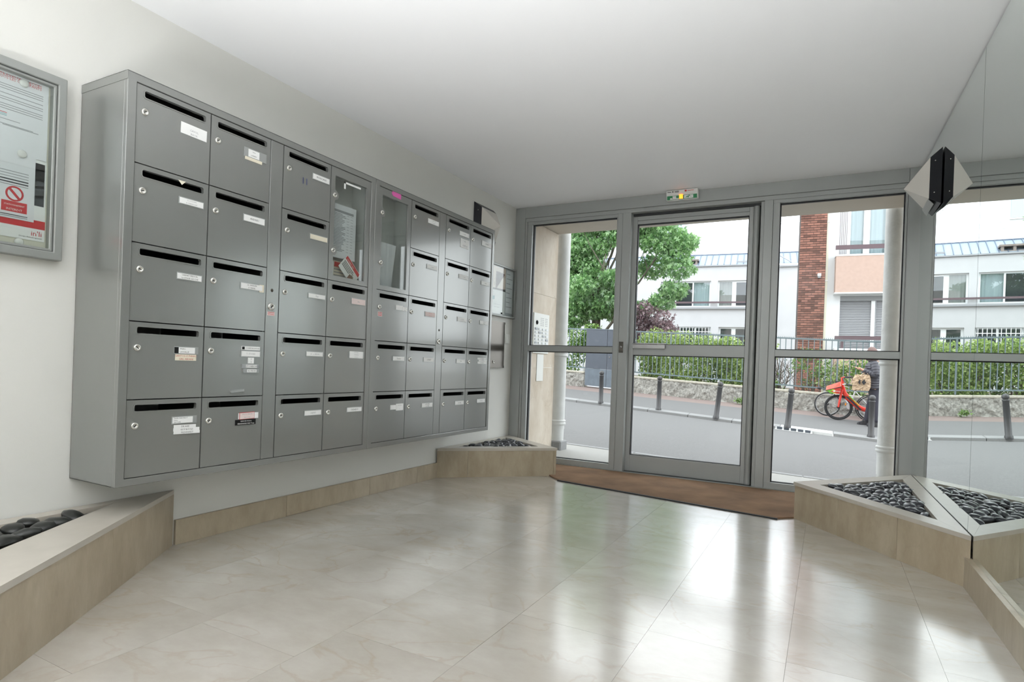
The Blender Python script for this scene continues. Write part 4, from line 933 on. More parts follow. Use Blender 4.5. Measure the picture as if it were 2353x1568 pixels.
def branch(mb,p,q,r0,r1,seg=5,wob=.08):
    p=Vector(p);q=Vector(q); pts=[];rs=[]
    for i in range(seg+1):
        t=i/seg; v=p.lerp(q,t); l=(q-p).length*wob*(0 if i in (0,) else 1)
        pts.append(v+Vector((R.uniform(-l,l),R.uniform(-l,l),R.uniform(-l,l)*.5))*(.5)); rs.append(r0+(r1-r0)*t)
    mb.path(pts,rs,7); return pts
t=thing('maple_tree','large bright green maple tree behind the gate, left half of the view','tree',(-4.1,15.4,.5))
mb=MB(); tp=branch(mb,(-4.1,15.4,.4),(-4.05,15.3,3.4),.17,.13,6,.03); branch(mb,tp[-1],(-4.4,15.2,6.6),.12,.03); mb.build('trunk',M['bark'],t)
for q,s in (((-2.6,14.6,3.7),2),((-5.4,14.9,4.6),4),((-3.0,14.8,5.2),5),((-2.2,15.4,4.4),4),((-5.2,15.6,5.6),5),((-3.6,14.3,4.4),3),((-3.3,16,6.2),6),((-4.9,14.2,3.4),3)):
    mb=MB(); pts=branch(mb,tp[s],q,.06,.015,5,.12)
    for k in range(3): branch(mb,pts[2+k],Vector(q)+Vector((R.uniform(-.7,.7),R.uniform(-.6,.6),R.uniform(.1,.8))),.022,.006,3,.1)
    mb.build('branch',M['bark'],t)
cl=[]
rr=random.Random(5)
for _ in range(64):
    a=rr.uniform(0,2*math.pi); z=rr.uniform(2.55,7.4); k=math.sin(math.pi*min(max((z-1.4)/6.6,.12),.95)); rad=2.35*k*rr.uniform(.35,1)
    cl.append((-3.9+rad*math.cos(a)*1.05,15.3+rad*math.sin(a)*.8,z,rr.uniform(.35,.62),rr.uniform(.35,.6),rr.uniform(.22,.4)))
cl+=[(x,14.5,z,.42,.35,.3) for x,z in ((-4.0,4.0),(-3.8,4.6),(-4.4,4.9),(-3.7,5.3),(-4.6,4.3),(-4.2,5.6),(-3.5,3.6),(-3.3,4.9),(-5.0,5.2),(-3.4,3.0),(-4.3,3.0))]
for (x,z) in ((-5.9,2.4),(-5.0,2.3),(-5.2,4.4),(-5.9,4.0),(-5.4,5.6),(-4.6,5.5),(-4.8,3.5),(-6.4,4.6),(-5.6,6.2),(-4.2,4.2),(-4.0,3.7),(-5.6,2.9),(-5.2,3.4),(-6.0,3.6),(-4.9,4.0),(-5.7,4.4),(-5.3,5.0),(-6.1,5.2),(-4.7,2.9),(-4.3,3.3),(-3.9,2.7),(-4.6,4.8),(-3.4,2.75),(-6.3,2.8),(-1.5,4.3),(-1.35,3.9),(-1.7,5.0),(-1.55,3.3),(-1.9,2.95),(-2.6,2.7),(-2.2,5.6),(-1.75,4.6),(-5.2,2.6),(-4.6,2.5),(-1.3,4.7)): cl.append((x,15.0,z,.42,.45,.28))
leaves(46000,blob(cl),.118,M['leaf'],'foliage',t,3,.45,11)
def shrub(name,label,cl,n,size,m,loc,stems=5,cat='shrub',group=None,lobes=1,seed=3,bare=0):
    t=thing(name,label,cat,loc,group)
    mb=MB()
    for k in range(stems):
        c=cl[k%len(cl)]; p=(loc[0]+R.uniform(-.12,.12),loc[1]+R.uniform(-.1,.1),loc[2]-.02)
        pts=branch(mb,p,(c[0],c[1],c[2]),.018,.006,4,.1)
        for b in range(bare):
            q=pts[R.randrange(1,4)]; e=q+Vector((R.uniform(-.4,.4),R.uniform(-.2,.2),R.uniform(.2,.65))); p2=branch(mb,q,e,.009,.003,3,.12)
            for _ in range(2): branch(mb,p2[1],p2[1]+Vector((R.uniform(-.3,.3),R.uniform(-.15,.15),R.uniform(.05,.4))),.005,.002,2,.1)
    if mb.v: mb.build('stems',M['twig'],t)
    if n: leaves(n,blob(cl),size,m,'foliage',t,lobes,.1,seed)
    return t
gz=lambda x:.35-.045*x
HL=['bright yellow green hedge shrub behind the fence, right next to the gate','bright green hedge shrub behind the fence under the purple shrub','bright green hedge shrub behind the fence below the left house window','bright green hedge shrub behind the fence between the two lower windows','bright green hedge shrub behind the fence in front of the lower right window']
for k,x in enumerate((-1.75,-1.05,-.35,.35,.95)):
    y=wall_y(x)+.72; g=gz(x); cl=[(x+R.uniform(-.3,.3),y+R.uniform(-.12,.12),g+R.uniform(.25,1.35 if k<2 else 1.25),.3,.22,.25) for _ in range(11)]+[(x,y,g+1.25,.36,.22,.2)]
    shrub('hedge_shrub',HL[k],cl,3300,.068,M['hedge'],(x,y,g),7,'shrub','bright hedge shrubs behind the fence',1,20+k)
for k,x in enumerate((-1.4,-.2,.8)):
    y=wall_y(x)+1.25; g=gz(x); cl=[(x+R.uniform(-.5,.5),y+R.uniform(-.1,.1),g+R.uniform(.1,.9),.35,.25,.3) for _ in range(9)]
    shrub('understorey_shrub',['dark green shrub filling the hedge near the gate','dark green shrub filling the middle of the hedge','dark green shrub filling the right end of the hedge'][k],cl,1500,.08,M['hedged'],(x,y,g),3,'shrub','dark shrubs behind the hedge',1,40+k)
x=-3.9;y=wall_y(x)+.95;g=gz(x)
shrub('ivy_shrub','dark green bush behind the railing left of the gate',[(x+R.uniform(-.6,.5),y+R.uniform(-.1,.2),g+R.uniform(.3,1.5),.3,.25,.3) for _ in range(12)],2600,.085,M['hedged'],(x,y,g),0,'shrub',None,1,51)
t=thing('pale_trunk','two pale slanting trunks behind the railing left of the gate','trunk',(-3.6,wall_y(-3.6)+.6,gz(-3.6)))
for (a,b) in (((-3.75,.4),(-3.5,1.5)),((-3.55,.4),(-3.25,1.75))):
    mb=MB(); branch(mb,(a[0],wall_y(a[0])+.6,a[1]),(b[0],wall_y(b[0])+.6,b[1]),.07,.05,5,.03); mb.build('trunk',M['pipe'],t)
shrub('purple_shrub','purple leaved shrub in front of the white house wall',[(-2.0+R.uniform(-.75,.7),14.4+R.uniform(-.3,.3),R.uniform(1.6,2.8),.3,.25,.22) for _ in range(26)],3600,.085,M['purple'],(-2.0,14.4,.4),6,'shrub',None,3,61)
x=1.55;y=wall_y(x)+.6;g=gz(x)
shrub('bare_shrub','leafless twiggy shrub behind the fence in front of the grey white wall',[(x+R.uniform(-.3,.35),y+R.uniform(-.1,.1),g+R.uniform(.6,1.35),.1,.1,.1) for _ in range(9)],120,.05,M['hedged'],(x,y,g),9,'shrub',None,1,71,3)
shrub('low_plant','low leafy plant with white flowers at the foot of the bare shrub',[(x+R.uniform(-.35,.45),wall_y(x)+.55,g+R.uniform(.1,.42),.16,.12,.12) for _ in range(8)],700,.06,M['hedged'],(x,wall_y(x)+.55,g),0,'plant',None,1,72)
for k,(x,h_) in enumerate(((2.2,1.15),(2.75,1.0),(3.35,1.05))):
    y=wall_y(x)+.62; g=gz(x)
    shrub('open_shrub',['open leafy shrub behind the fence before the brick pillar','open leafy shrub behind the fence beside the brown paper bag','open leafy shrub behind the fence right behind the person'][k],[(x+R.uniform(-.35,.35),y+R.uniform(-.12,.12),g+R.uniform(.15,h_),.2,.16,.13) for _ in range(12)],900,.065,M['hedge' if k==1 else 'hedged'],(x,y,g),8,'shrub','open shrubs behind the railing',1,80+k,1)
shrub('weed_tuft','small green weed growing at the foot of the rough wall',[(.78+R.uniform(-.08,.08),wall_y(.8)-.15,walk_z(.8,wall_y(.8))+R.uniform(.04,.14),.07,.05,.05) for _ in range(4)],160,.045,M['hedged'],(.78,wall_y(.8)-.15,walk_z(.8,wall_y(.8))-.02),0,'plant',None,1,91)
#PART4
# ------------------------------------------------------------------ buildings across the street
RZ=math.atan(.1)
def window(parent,u0,u1,z0,z1,d,panes,fw=.05):
    """panes: (ua,ub,fill) ; one window part, its panes and curtains as sub-parts"""
    mb=MB(); mb.plate([(u0,z0),(u1,z0),(u1,z1),(u0,z1)],[[(a+fw*.6,z0+fw),(b-fw*.6,z0+fw),(b-fw*.6,z1-fw),(a+fw*.6,z1-fw)] for a,b,_ in panes],'y',d,d+.06)
    wn=mb.build('window',M['frame'],parent)
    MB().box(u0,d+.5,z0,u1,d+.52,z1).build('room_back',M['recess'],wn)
    for a,b,fl_ in panes:
        MB().box(a+fw*.5,d+.028,z0+fw*.9,b-fw*.5,d+.034,z1-fw*.9).build('pane',M['wpane'],wn)
        if fl_:
            n=max(8,int((b-a)/.035)); v=[];f=[]
            for i in range(n+1):
                u=a+(b-a)*i/n; y=d+.1+.025*math.sin(i*1.9)+.012*math.sin(i*.7)
                v+= [(u,y,z0),(u,y,z1)]
            for i in range(n): f.append((2*i,2*i+2,2*i+3,2*i+1))
            q=MB(); q.add(v,f,0,True); q.build('curtain',M[fl_],wn)
    return wn
t=thing('white_house','long white rendered house with zinc roof beyond the garden','house',(0,26.5,0),None,RZ,True)
H1=[(-4.75,-2.43,3.98,5.2),(-2.12,-.72,3.98,5.2),(-4.6,-2.37,1.85,3.02),(-2.03,-.6,.75,3.02)]
MB().plate([(-10,-.3),(.33,-.3),(.33,5.86),(-10,5.86)],[[(a,c),(b,c),(b,d),(a,d)] for a,b,c,d in H1],'y',0,.3).build('wall',M['facade'],t)
MB().box(.335,.10,-.3,1.9,.4,5.84).build('wall',M['facade'],t)
MB().box(-10,-.08,5.87,.36,.3,5.93).build('gutter',M['gutter'],t); MB().box(.33,.0,5.78,1.9,.4,5.85).build('coping',M['gutter'],t)
window(t,-4.75,-2.43,3.98,5.2,.12,[(-4.7,-4.05,'curtg'),(-4.05,-3.25,None),(-3.25,-2.47,'curtw')])
window(t,-2.12,-.72,3.98,5.2,.12,[(-2.08,-1.46,'curtg'),(-1.34,-.76,None)])
wn=window(t,-4.6,-2.37,1.85,3.02,.14,[(-4.55,-3.85,'curtw'),(-3.85,-3.1,None),(-3.1,-2.41,None)])
for k in range(15):
    u=-4.5+k*.145; MB().box(u-.012,.02,1.85,u+.012,.05,3.0).build('grille_bar',M['frame'],wn)
MB().box(-4.6,.02,2.78,-2.37,.05,2.81).build('grille_bar',M['frame'],wn)
window(t,-2.03,-.6,.75,3.02,.14,[(-1.98,-1.42,None),(-1.32,-.78,None),(-.78,-.62,None)],.07)
MB().box(-5,-.12,3.86,.1,.12,3.93).build('sill_ledge',M['gutter'],t)
MB().box(-5,-.2,4.12,-.2,-.15,4.20).build('guard_rail',M['rail'],t)
for u in (-4.6,-2.28,-.4): MB().box(u-.015,-.15,4.14,u+.015,.01,4.18).build('rail_bracket',M['rail'],t)
for k in range(40):
    u=-9.3+k*.285
    if u>1.8: break
    MB().hull([(u+.004,.02,5.93),(u+.28,.02,5.93),(u+.28,.02,5.95),(u+.004,.02,5.95)],[(u+.004,1.25,6.62),(u+.28,1.25,6.62),(u+.28,1.25,6.64),(u+.004,1.25,6.64)]).build('roof_panel',M['zinc'],t)
    MB().hull([(u-.012,.02,5.93),(u+.012,.02,5.93),(u+.012,.02,5.985),(u-.012,.02,5.985)],[(u-.012,1.25,6.62),(u+.012,1.25,6.62),(u+.012,1.25,6.675),(u-.012,1.25,6.675)]).build('roof_seam',M['zincd'],t)
MB().box(-10,1.24,6.6,1.9,1.32,6.69).build('ridge_strip',M['zincd'],t)
def chim(u0,u1,d,z0,n):
    mb=MB(); mb.box(u0,d,z0,u1,d+.35,z0+.08); 
    for k in range(n+1): u=u0+(u1-u0-.09)*k/n; mb.box(u,d,z0+.08,u+.09,d+.35,z0+.24)
    ch=mb.build('chimney',M['chim'],t); MB().box(u0-.06,d-.05,z0+.24,u1+.06,d+.4,z0+.31).build('chimney_cap',M['chim'],ch)
chim(-.02,.30,.1,5.93,2); chim(-4.3,-3.1,.1,5.95,3)
MB().box(-1.32,.2,5.98,-.2,.6,6.14).build('roof_light',M['gutter'],t)
an=MB(); an.box(.30,-.02,5.3,.325,.005,7.75); an.build('antenna_mast',M['antenna'],t)
for z,a,b in ((7.72,.3,1.6),(7.2,-.05,.33),(6.55,0,.33)): MB().path([(a,0,z),(b,0,z+.01)],.012,5).build('antenna_rod',M['antenna'],t)
MB().path([(.31,0,6.4),(1.05,.1,5.95)],.022,5).build('antenna_brace',M['antenna'],t)
t=thing('far_building','tall pale building rising beyond the zinc roof, behind the tree','building',(0,38,0),None,RZ,True)
MB().box(-22,0,0,-5.6,8,15).build('wall',M['facade2'],t)
for k in range(40): MB().box(-5.85-.05*(k%2),-.03,.2+k*.36,-5.595,.3,.2+k*.36+.34).build('quoin_stone',M['quoin'],t)
for (u,z) in ((-7.25,9.75),(-9.6,9.75),(-7.25,12.9)):
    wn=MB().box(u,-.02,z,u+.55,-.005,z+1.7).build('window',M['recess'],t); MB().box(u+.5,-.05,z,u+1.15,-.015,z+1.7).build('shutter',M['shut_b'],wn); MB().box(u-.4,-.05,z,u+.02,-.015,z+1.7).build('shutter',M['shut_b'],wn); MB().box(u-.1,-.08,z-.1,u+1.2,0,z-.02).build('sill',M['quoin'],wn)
# right-hand building: brick pier, balcony, shutters
t=thing('brick_pier','tall brown red brick pier between the white house and the balcony','brick pier',(0,15.8,0),None,RZ,True)
P0,P1=1.755,2.425; CH=.0655; nrow=0; extra=MB(); MB().box(P0+.006,-.17,-.1,P1-.006,.6,8).build('mortar_core',M['mortar'],t)
z=.2; cnt=0; bl=(P1-P0)/4; bm_=[MB().box(.004,-.18,.007,bl*s-.004,-.05,CH-.007).mesh('brick',M['brick']) for s in (1,.5)]
while z<8:
    us=[P0+bl*k for k in range(4)] if nrow%2 else [P0]+[P0+bl*(k+.5) for k in range(3)]+[P0+bl*3.5]
    for k,u in enumerate(us):
        half=(nrow%2==0) and k in (0,4)
        if 1.2<z<5.45 and cnt<300: o=meshobj('brick',bm_[1 if half else 0],t,(u,R.uniform(-.006,.004),z)); cnt+=1
        else: extra.box(u+.004,-.18,z+.005,u+bl*(.5 if half else 1)-.004,-.05,z+CH-.005)
    z+=CH; nrow+=1
extra.build('bricks',M['brick'],t)['kind']='stuff'
q=thing('security_camera','small white camera box fixed on the brick pier','camera',(0,15.8,0),None,RZ,True)
MB().box(2.22,-.30,3.66,2.31,-.18,3.74).build('housing',M['frame'],q,bev=.01); MB().box(2.23,-.28,3.62,2.30,-.18,3.66).build('bracket',M['gutter'],q)
t=thing('balcony_building','white building with a peach balcony front and grey roller shutter','building',(0,15.8,0),None,RZ,True)
MB().plate([(2.43,-.3),(7,-.3),(7,8),(2.43,8)],[[(2.76,4.24),(5,4.24),(5,7),(2.76,7)],[(2.83,1.6),(5,1.6),(5,3.14),(2.83,3.14)]],'y',0,.3).build('wall',M['facade2'],t)
MB().box(2.435,-.06,-.2,2.49,-.005,8).build('downpipe_strip',M['strip'],t)
for z in (1.3,3.55,5.2): MB().box(2.43,-.07,z,2.5,-.0,z+.025).build('pipe_clip',M['frame'],t)
b=MB().box(2.665,-.3,3.20,5,0,4.20).build('balcony_front',M['peach'],t); MB().box(2.65,-.31,4.20,5,.02,4.245).build('edge_strip',M['frame'],b); MB().box(2.65,-.31,3.165,5,.02,3.20).build('edge_strip',M['frame'],b)
MB().box(2.645,-.30,4.385,5,-.24,4.50).build('hand_rail',M['rail'],t)
window(t,2.96,4.9,4.24,6.9,.1,[(3.0,3.39,'curtw'),(3.47,3.92,'curtw'),(3.98,4.85,'curtw')],.06)
s=MB().box(2.765,.04,4.24,2.95,.10,6.9).build('folded_shutter',M['frame'],t)
for k in range(5): MB().box(2.768+k*.042,.02,4.26,2.774+k*.042,.045,6.88).build('shutter_fold',M['rail'],s)
MB().box(2.83,.02,3.0,5,.12,3.14).build('lintel_box',M['lintel'],t)
sh=MB().box(2.83,.12,1.6,5,.16,3.0).build('roller_shutter',M['shutter'],t)
k=0; z=1.62
sl=MB().hull([(2.84,.085,0),(4.98,.085,0),(4.98,.12,0),(2.84,.12,0)],[(2.84,.10,.038),(4.98,.10,.038),(4.98,.12,.038),(2.84,.12,.038)]).mesh('slat',M['shutter'])
while z<2.98: meshobj('slat',sl,sh,(0,0,z)); z+=.046
MB().box(3.60,.05,1.6,3.69,.125,3.0).build('guide_post',M['frame'],t); MB().box(3.69,.05,1.6,3.72,.125,3.0).build('guide_post',M['lintel'],t)
MB().box(2.70,-.30,1.90,5,-.24,2.0).build('hand_rail',M['rail'],t)
b=MB().box(2.71,-.3,.2,5,0,1.6).build('balcony_front',M['peach'],t); MB().box(2.70,-.31,1.6,5,.0,1.66).build('edge_strip',M['frame'],b)
MB().box(2.86,-.25,1.67,2.92,-.15,1.85).build('rail_bracket',M['rail'],t)
# ------------------------------------------------------------------ bikes
M.update(dict(bred=mat('red_orange_bike_paint',(224,58,42),.35,coat=.3), bredl=mat('basket_inner_red',(240,104,88),.5), tyre=mat('black_tyre',(34,35,38),.7), rimm=mat('wheel_rim',(190,192,196),.35,.6), bblack=mat('bike_black_plastic',(38,40,46),.45), bgreen=mat('lime_green_sticker',(122,196,66),.5), byel=mat('yellow_sticker',(216,206,70),.5), borange=mat('orange_sticker',(232,128,52),.5), silver=mat('silver_frame',(206,208,210),.35,.4), saddle_g=mat('green_saddle_cover',(150,222,110),.5), amber=mat('amber_reflector',(240,150,40),.3)))
SB=.001345
def bl(zx,zy,y=0):
    a,b=zx-510,1010-zy; c,s=math.cos(math.radians(6.84)),math.sin(math.radians(6.84))
    return ((a*c-b*s)*SB,y,(a*s+b*c)*SB+.264)
def wheel(parent,c,r,rm,tyre_r,nsp=16,tm=None):
    w_=MB().ring(c,r-tyre_r,tyre_r,'y',36,7).build('wheel',tm or M['tyre'],parent)
    MB().ring(c,r-2.3*tyre_r,tyre_r*.55,'y',32,5).build('rim',rm,w_)
    h=MB().lathe([(.03,-.03),(.03,.03)],c,12,0,'y'); h.build('hub',M['bblack'],w_)
    sp=MB()
    for k in range(nsp):
        a=2*math.pi*k/nsp; sd=.02*(1 if k%2 else -1); a2=a+(.35 if k%4<2 else -.35)
        sp.path([(c[0]+.028*math.cos(a2),c[1]+sd,c[2]+.028*math.sin(a2)),(c[0]+(r-2.3*tyre_r)*math.cos(a),c[1],c[2]+(r-2.3*tyre_r)*math.sin(a))],.0016,4)
    sp.build('spokes',M['rimm'],w_)['kind']='stuff'
    return w_
by=11.14; bx=2.78
t=thing('red_bike','red electric rental bicycle with a front basket tray, beside the person','bicycle',(bx,by,walk_z(bx,by)),'bicycles at the garden wall',0,True); t.rotation_euler=(-.05,.05,0)
F=(0,0,.264); Rr=(.847,0,.264)
wheel(t,F,.264,M['bblack'],.02,14); wheel(t,Rr,.264,M['bblack'],.02,14)
mb=MB()
for s in (-1,1): mb.path([(F[0],.045*s,F[2]),bl(520,960,.045*s),bl(545,850,.045*s),bl(573,740,.03*s)],[.016,.02,.024,.026],7)
mb.build('fork',M['bred'],t)
MB().path([bl(610,830),bl(590,720),bl(582,640),bl(578,560),bl(610,545)],[.04,.034,.028,.026,.014],9).build('head_tube',M['bred'],t)
MB().path([bl(600,790),bl(650,870),bl(720,950),bl(790,1020),bl(860,1050),bl(930,1060),bl(1000,1062)],[.04,.046,.048,.05,.045,.038,.03],9).build('step_through_frame',M['bred'],t)
MB().path([bl(605,870),bl(680,940),bl(715,1000)],[.018,.012,.01],6).build('front_mudguard_stay',M['bred'],t)
mb=MB(); mb.hull([bl(612,850,-.052),bl(640,846,-.052),bl(815,1045,-.056),bl(795,1062,-.056)],[bl(612,850,.03),bl(640,846,.03),bl(815,1045,.03),bl(795,1062,.03)]); mb.build('battery_strip',M['bblack'],t)
mb=MB(); mb.hull([bl(650,835,-.047),bl(672,835,-.047),bl(725,905,-.052),bl(715,912,-.052)],[bl(650,835,-.02),bl(672,835,-.02),bl(725,905,-.02),bl(715,912,-.02)],0); mb.hull([bl(716,912,-.052),bl(726,905,-.052),bl(790,980,-.054),bl(782,990,-.054)],[bl(716,912,-.02),bl(726,905,-.02),bl(790,980,-.02),bl(782,990,-.02)],1); mb.build('colour_sticker',[M['bgreen'],M['byel']],t)
# basket
def bq(zx,zy,y): return bl(zx,zy,y)
top=[bq(350,745,-.16),bq(562,694,-.16),bq(556,612,.14),bq(362,680,.14)]; bot=[bq(408,800,-.12),bq(530,806,-.12),bq(530,770,.10),bq(412,770,.10)]
bk=thing  # placeholder name kept local
mb=MB(); mb.add(top+bot,[(0,1,5,4),(1,2,6,5),(2,3,7,6),(3,0,4,7),(4,5,6,7)],0); tin=[tuple(Vector(p)*.93+Vector(q)*.07) for p,q in zip(top,[sum((Vector(x) for x in top),Vector())/4]*4)]; bin_=[(p[0],p[1]*.85,p[2]+.03) for p in bot]
mb.add(tin+bin_,[(0,1,5,4),(1,2,6,5),(2,3,7,6),(3,0,4,7),(4,5,6,7)],1); mb.add(top+tin,[(0,1,5,4),(1,2,6,5),(2,3,7,6),(3,0,4,7)],1)
bsk=mb.build('basket',[M['bred'],M['bredl']],t)
mb=MB(); lerp=lambda a,b,k:Vector(a).lerp(Vector(b),k)
def fr(u0,u1,v0,v1,mi,e=.004):   # patches on the basket's near side
    P=[lerp(lerp(top[0],top[1],u),lerp(bot[0],bot[1],u),v) for u,v in ((u0,v1),(u1,v1),(u1,v0),(u0,v0))]; mb.hull([(p.x,p.y-e,p.z) for p in P],[(p.x,p.y-.001,p.z) for p in P],mi)
fr(.0,.34,.15,1,0); fr(.34,.52,.15,1,1); fr(.52,.66,.5,1,2); fr(0,1,0,.13,3,.006)
c=lerp(lerp(top[0],top[1],.5),lerp(bot[0],bot[1],.5),.5); mb.lathe([(.022,0),(.022,-.003)],(c.x,c.y-.005,c.z),14,4,'y')
put_text(mb,'lime',.04,(c.x+.03,c.y-.006,c.z-.012),(1,0,0),(0,.15,1),4)
mb.build('basket_graphics',[M['bgreen'],M['byel'],M['borange'],M['bblack'],M['frame']],bsk)
hb=MB().path([bl(600,548,.2),bl(585,560,0),bl(620,655,-.2)],.013,8).build('handlebar',M['bblack'],t)
MB().path([bl(608,548,.2),bl(712,540,.26)],.016,8).build('grip',M['bblack'],t); MB().path([bl(628,668,-.2),bl(722,690,-.27)],.016,8).build('grip',M['bblack'],t)
MB().path([bl(575,670,-.2),bl(625,660,-.2)],.012,6).path([bl(590,690,-.2),bl(660,720,-.22)],.006,5).build('brake_lever',M['silver'],t)
MB().path([bl(960,1060),bl(985,900),bl(1005,740)],[.028,.022,.018],8).build('seat_post',M['bblack'],t)
MB().ball(bl(1005,715),.1,0,12,8,(1.25,.7,.45)).build('saddle',M['bblack'],t)
MB().path([bl(935,935),bl(960,920),bl(985,915)],[.03,.03,.02],8).build('seat_clamp',M['bred'],t)
mb=MB(); pts=[(905,1020),(915,940),(990,915),(1180,900),(1225,930),(1235,1060),(1170,1085),(1100,1030),(1000,1045)]
mb.hull([bl(a,b,-.045) for a,b in pts],[bl(a,b,.045) for a,b in pts]); fd=mb.build('rear_fender',M['bblack'],t)
mb=MB(); p=bl(965,992,-.047); N=16; mb.plate([(p[0]+.024*math.cos(2*math.pi*k/N),p[2]+.024*math.sin(2*math.pi*k/N)) for k in range(N)],[[(p[0]+.014*math.cos(2*math.pi*k/N),p[2]+.014*math.sin(2*math.pi*k/N)) for k in range(N)]],'y',-.049,-.045)
p=bl(1120,1035,-.047); put_text(mb,'Uber',.055,(p[0],-.0475,p[2]),(1,0,0),(0,0,1),0); mb.build('fender_lettering',M['frame'],fd)
MB().path([bl(870,1155,-.03),bl(795,1245,-.09)],.011,6).build('kickstand',M['bblack'],t)
MB().path([bl(840,1090,-.06),bl(970,1160,-.08)],.014,6).path([bl(820,1080,.02),bl(880,1140,.02)],.012,6).build('crank',M['silver'],t)
MB().box(*[v+o for v,o in zip(bl(900,1175,-.13),(-.04,0,-.008))],*[v+o for v,o in zip(bl(900,1175,-.06),(.04,0,.008))]).build('pedal',M['bblack'],t)
MB().ball((.125,-.012,.264+.075),.03,0,8,6,(.5,.3,1)).build('wheel_reflector',M['amber'],t)
# silver bike behind
t=thing('silver_bike','silver bicycle with green saddle leaning on the wall behind the red one','bicycle',(bx-.18,by+.43,walk_z(bx-.18,by+.43)+.0),'bicycles at the garden wall',0,True); t.rotation_euler=(-.06,.05,0)
r2=.255; f=(-.02,0,r2); rr_=(.78,0,r2)
wheel(t,f,r2,M['rimm'],.013,20); wheel(t,rr_,r2,M['rimm'],.013,20)
hd=(.13,0,.62); st_=(.47,0,.58); bbk=(.40,0,.25)
mb=MB()
for a,b_,r_ in ((hd,bbk,.016),((.16,0,.56),(.44,0,.43),.013),(bbk,st_,.014),(st_,rr_,.009),(bbk,rr_,.009)): mb.path([a,b_],r_,7)
mb.build('frame',M['silver'],t)
mb=MB()
for s in (-1,1): mb.path([(f[0],.035*s,f[2]),(.1,.035*s,.52),hd],.009,6)
mb.build('fork',M['silver'],t)
MB().path([hd,(.15,0,.74)],.012,6).path([(.1,.18,.74),(.15,0,.745),(.1,-.18,.74),(.25,-.24,.75)],.011,6).build('handlebar',M['bblack'],t)
MB().path([(.02,-.16,.78),(.05,-.17,.72),(.12,-.17,.70)],.006,5).path([(.0,.1,.72),(.1,.1,.62),(.2,.05,.5)],.004,5).build('brake_cables',M['bblack'],t)
mb=MB(); 
for k in range(5):
    z=.55+k*.045; mb.path([(-.14,-.1,z),(.06,-.1,z),(.06,.1,z),(-.14,.1,z)],.004,4,0,False,True)
for k in range(10):
    for yy_ in (-.1,.1): mb.path([(-.14+k*.022,yy_,.55),(-.14+k*.022,yy_,.73)],.0025,4)
mb.build('wire_basket',M['bblack'],t)
MB().ball((-.2,0,.58),.035,0,10,8,(1.3,1,.9)).build('headlight',M['bblack'],t)
MB().path([st_,(.49,0,.68)],.011,6).build('seat_post',M['bblack'],t)
MB().ball((.50,0,.72),.09,0,12,8,(1.25,.75,.42)).build('saddle',M['saddle_g'],t)
MB().lathe([(.07,-.005),(.07,.005)],(.40,-.03,.25),16,0,'y').path([(.40,-.04,.25),(.46,-.05,.14)],.008,5).build('crank',M['silver'],t)
mb=MB().ring(rr_,r2+.02,.012,'y',30,5); mb.build('mudguard',M['bblack'],t)
MB().ring(rr_,.05,.006,'y',16,5).ring((.40,-.02,.25),.07,.004,'y',16,5).path([(.4,-.02,.32),(.78,-.02,.31)],.004,4).path([(.4,-.02,.18),(.78,-.02,.205)],.004,4).build('chain',M['bblack'],t)
# ------------------------------------------------------------------ person
M.update(dict(skin=mat('skin',(214,168,146),.5), hair=mat('brown_hair',(104,80,76),.6,var=.25,vs=60), puffer=mat('black_puffer_nylon',(56,56,66),.42,var=.12,vs=20), trouser=mat('dark_trousers',(48,48,60),.8,var=.1,vs=20), shoe=mat('black_shoe',(34,34,40),.5), bag=mat('brown_kraft_paper',(180,156,130),.75,var=.12,vs=14,bump=.5,bs=22), eye=mat('eye_dark',(40,30,28),.3)))
px,py=3.35,10.8
t=thing('person','person in black puffer jacket looking at a phone, paper bag on the arm','person',(px,py,walk_z(px,py)),None,0,True); t.scale=(1.05,)*3
V=[(.04,0,.74),(.035,0,.9),(.025,0,1.06),(.0,0,1.19),(-.02,0,1.245),(-.035,0,1.32),(-.04,0,1.405)]
rd_=[.1,.1,.105,.05,.042,.078,.066]; E_=[(0,1),(1,2),(2,3),(3,4),(4,5),(5,6)]
def chain(start,pts):
    p=start
    for q,r_ in pts: V.append(q); rd_.append(r_); E_.append((p,len(V)-1)); p=len(V)-1
    return p
for s,el,wr in ((-1,(.045,-.185,.955),(-.155,-.13,1.045)),(1,(.03,.18,.955),(-.16,.10,1.045))):
    wi=chain(2,[((.02,.12*s,1.155),.05),(((.02+el[0])/2,.16*s,1.06),.044),(el,.036),(((el[0]+wr[0])/2,(el[1]+wr[1])/2,1.0),.033),(wr,.022)])
    w_=Vector(wr); pi=chain(wi,[(tuple(w_+Vector((-.035,.008*-s,.012))),.021),(tuple(w_+Vector((-.06,.012*-s,.02))),.019)])
    for k in range(4):
        o=Vector((-.078,(-.018+.012*k),.024)); ln=(.026,.032,.030,.022)[k]
        chain(pi,[(tuple(w_+o),.0075),(tuple(w_+o+Vector((-ln,.006*-s,.012))),.0068),(tuple(w_+o+Vector((-ln*1.3,.014*-s,.032))),.006)])
    chain(pi-1,[(tuple(w_+Vector((-.045,-.028*s*-1,.03))),.0085),(tuple(w_+Vector((-.066,-.03*s*-1,.048))),.007)])
legs={}
for s,kn,an,toe in ((-1,(.06,-.075,.40),(.085,-.085,.085),(.0,-.095,.035)),(1,(-.01,.07,.40),(-.06,.06,.085),(-.15,.05,.035))):
    chain(0,[((.04,.07*s,.67),.078),(((.04+kn[0])/2,.073*s,.54),.066),(kn,.05),(((kn[0]+an[0])/2,kn[1],.24),.046),(an,.032),(tuple((Vector(an)+Vector(toe))/2+Vector((0,0,-.012))),.03),(toe,.024)]); legs[s]=(kn,an,toe)
body=meshobj('body',skin_mesh('body',V,E_,rd_,1),t); body.data.materials.append(M['skin'])
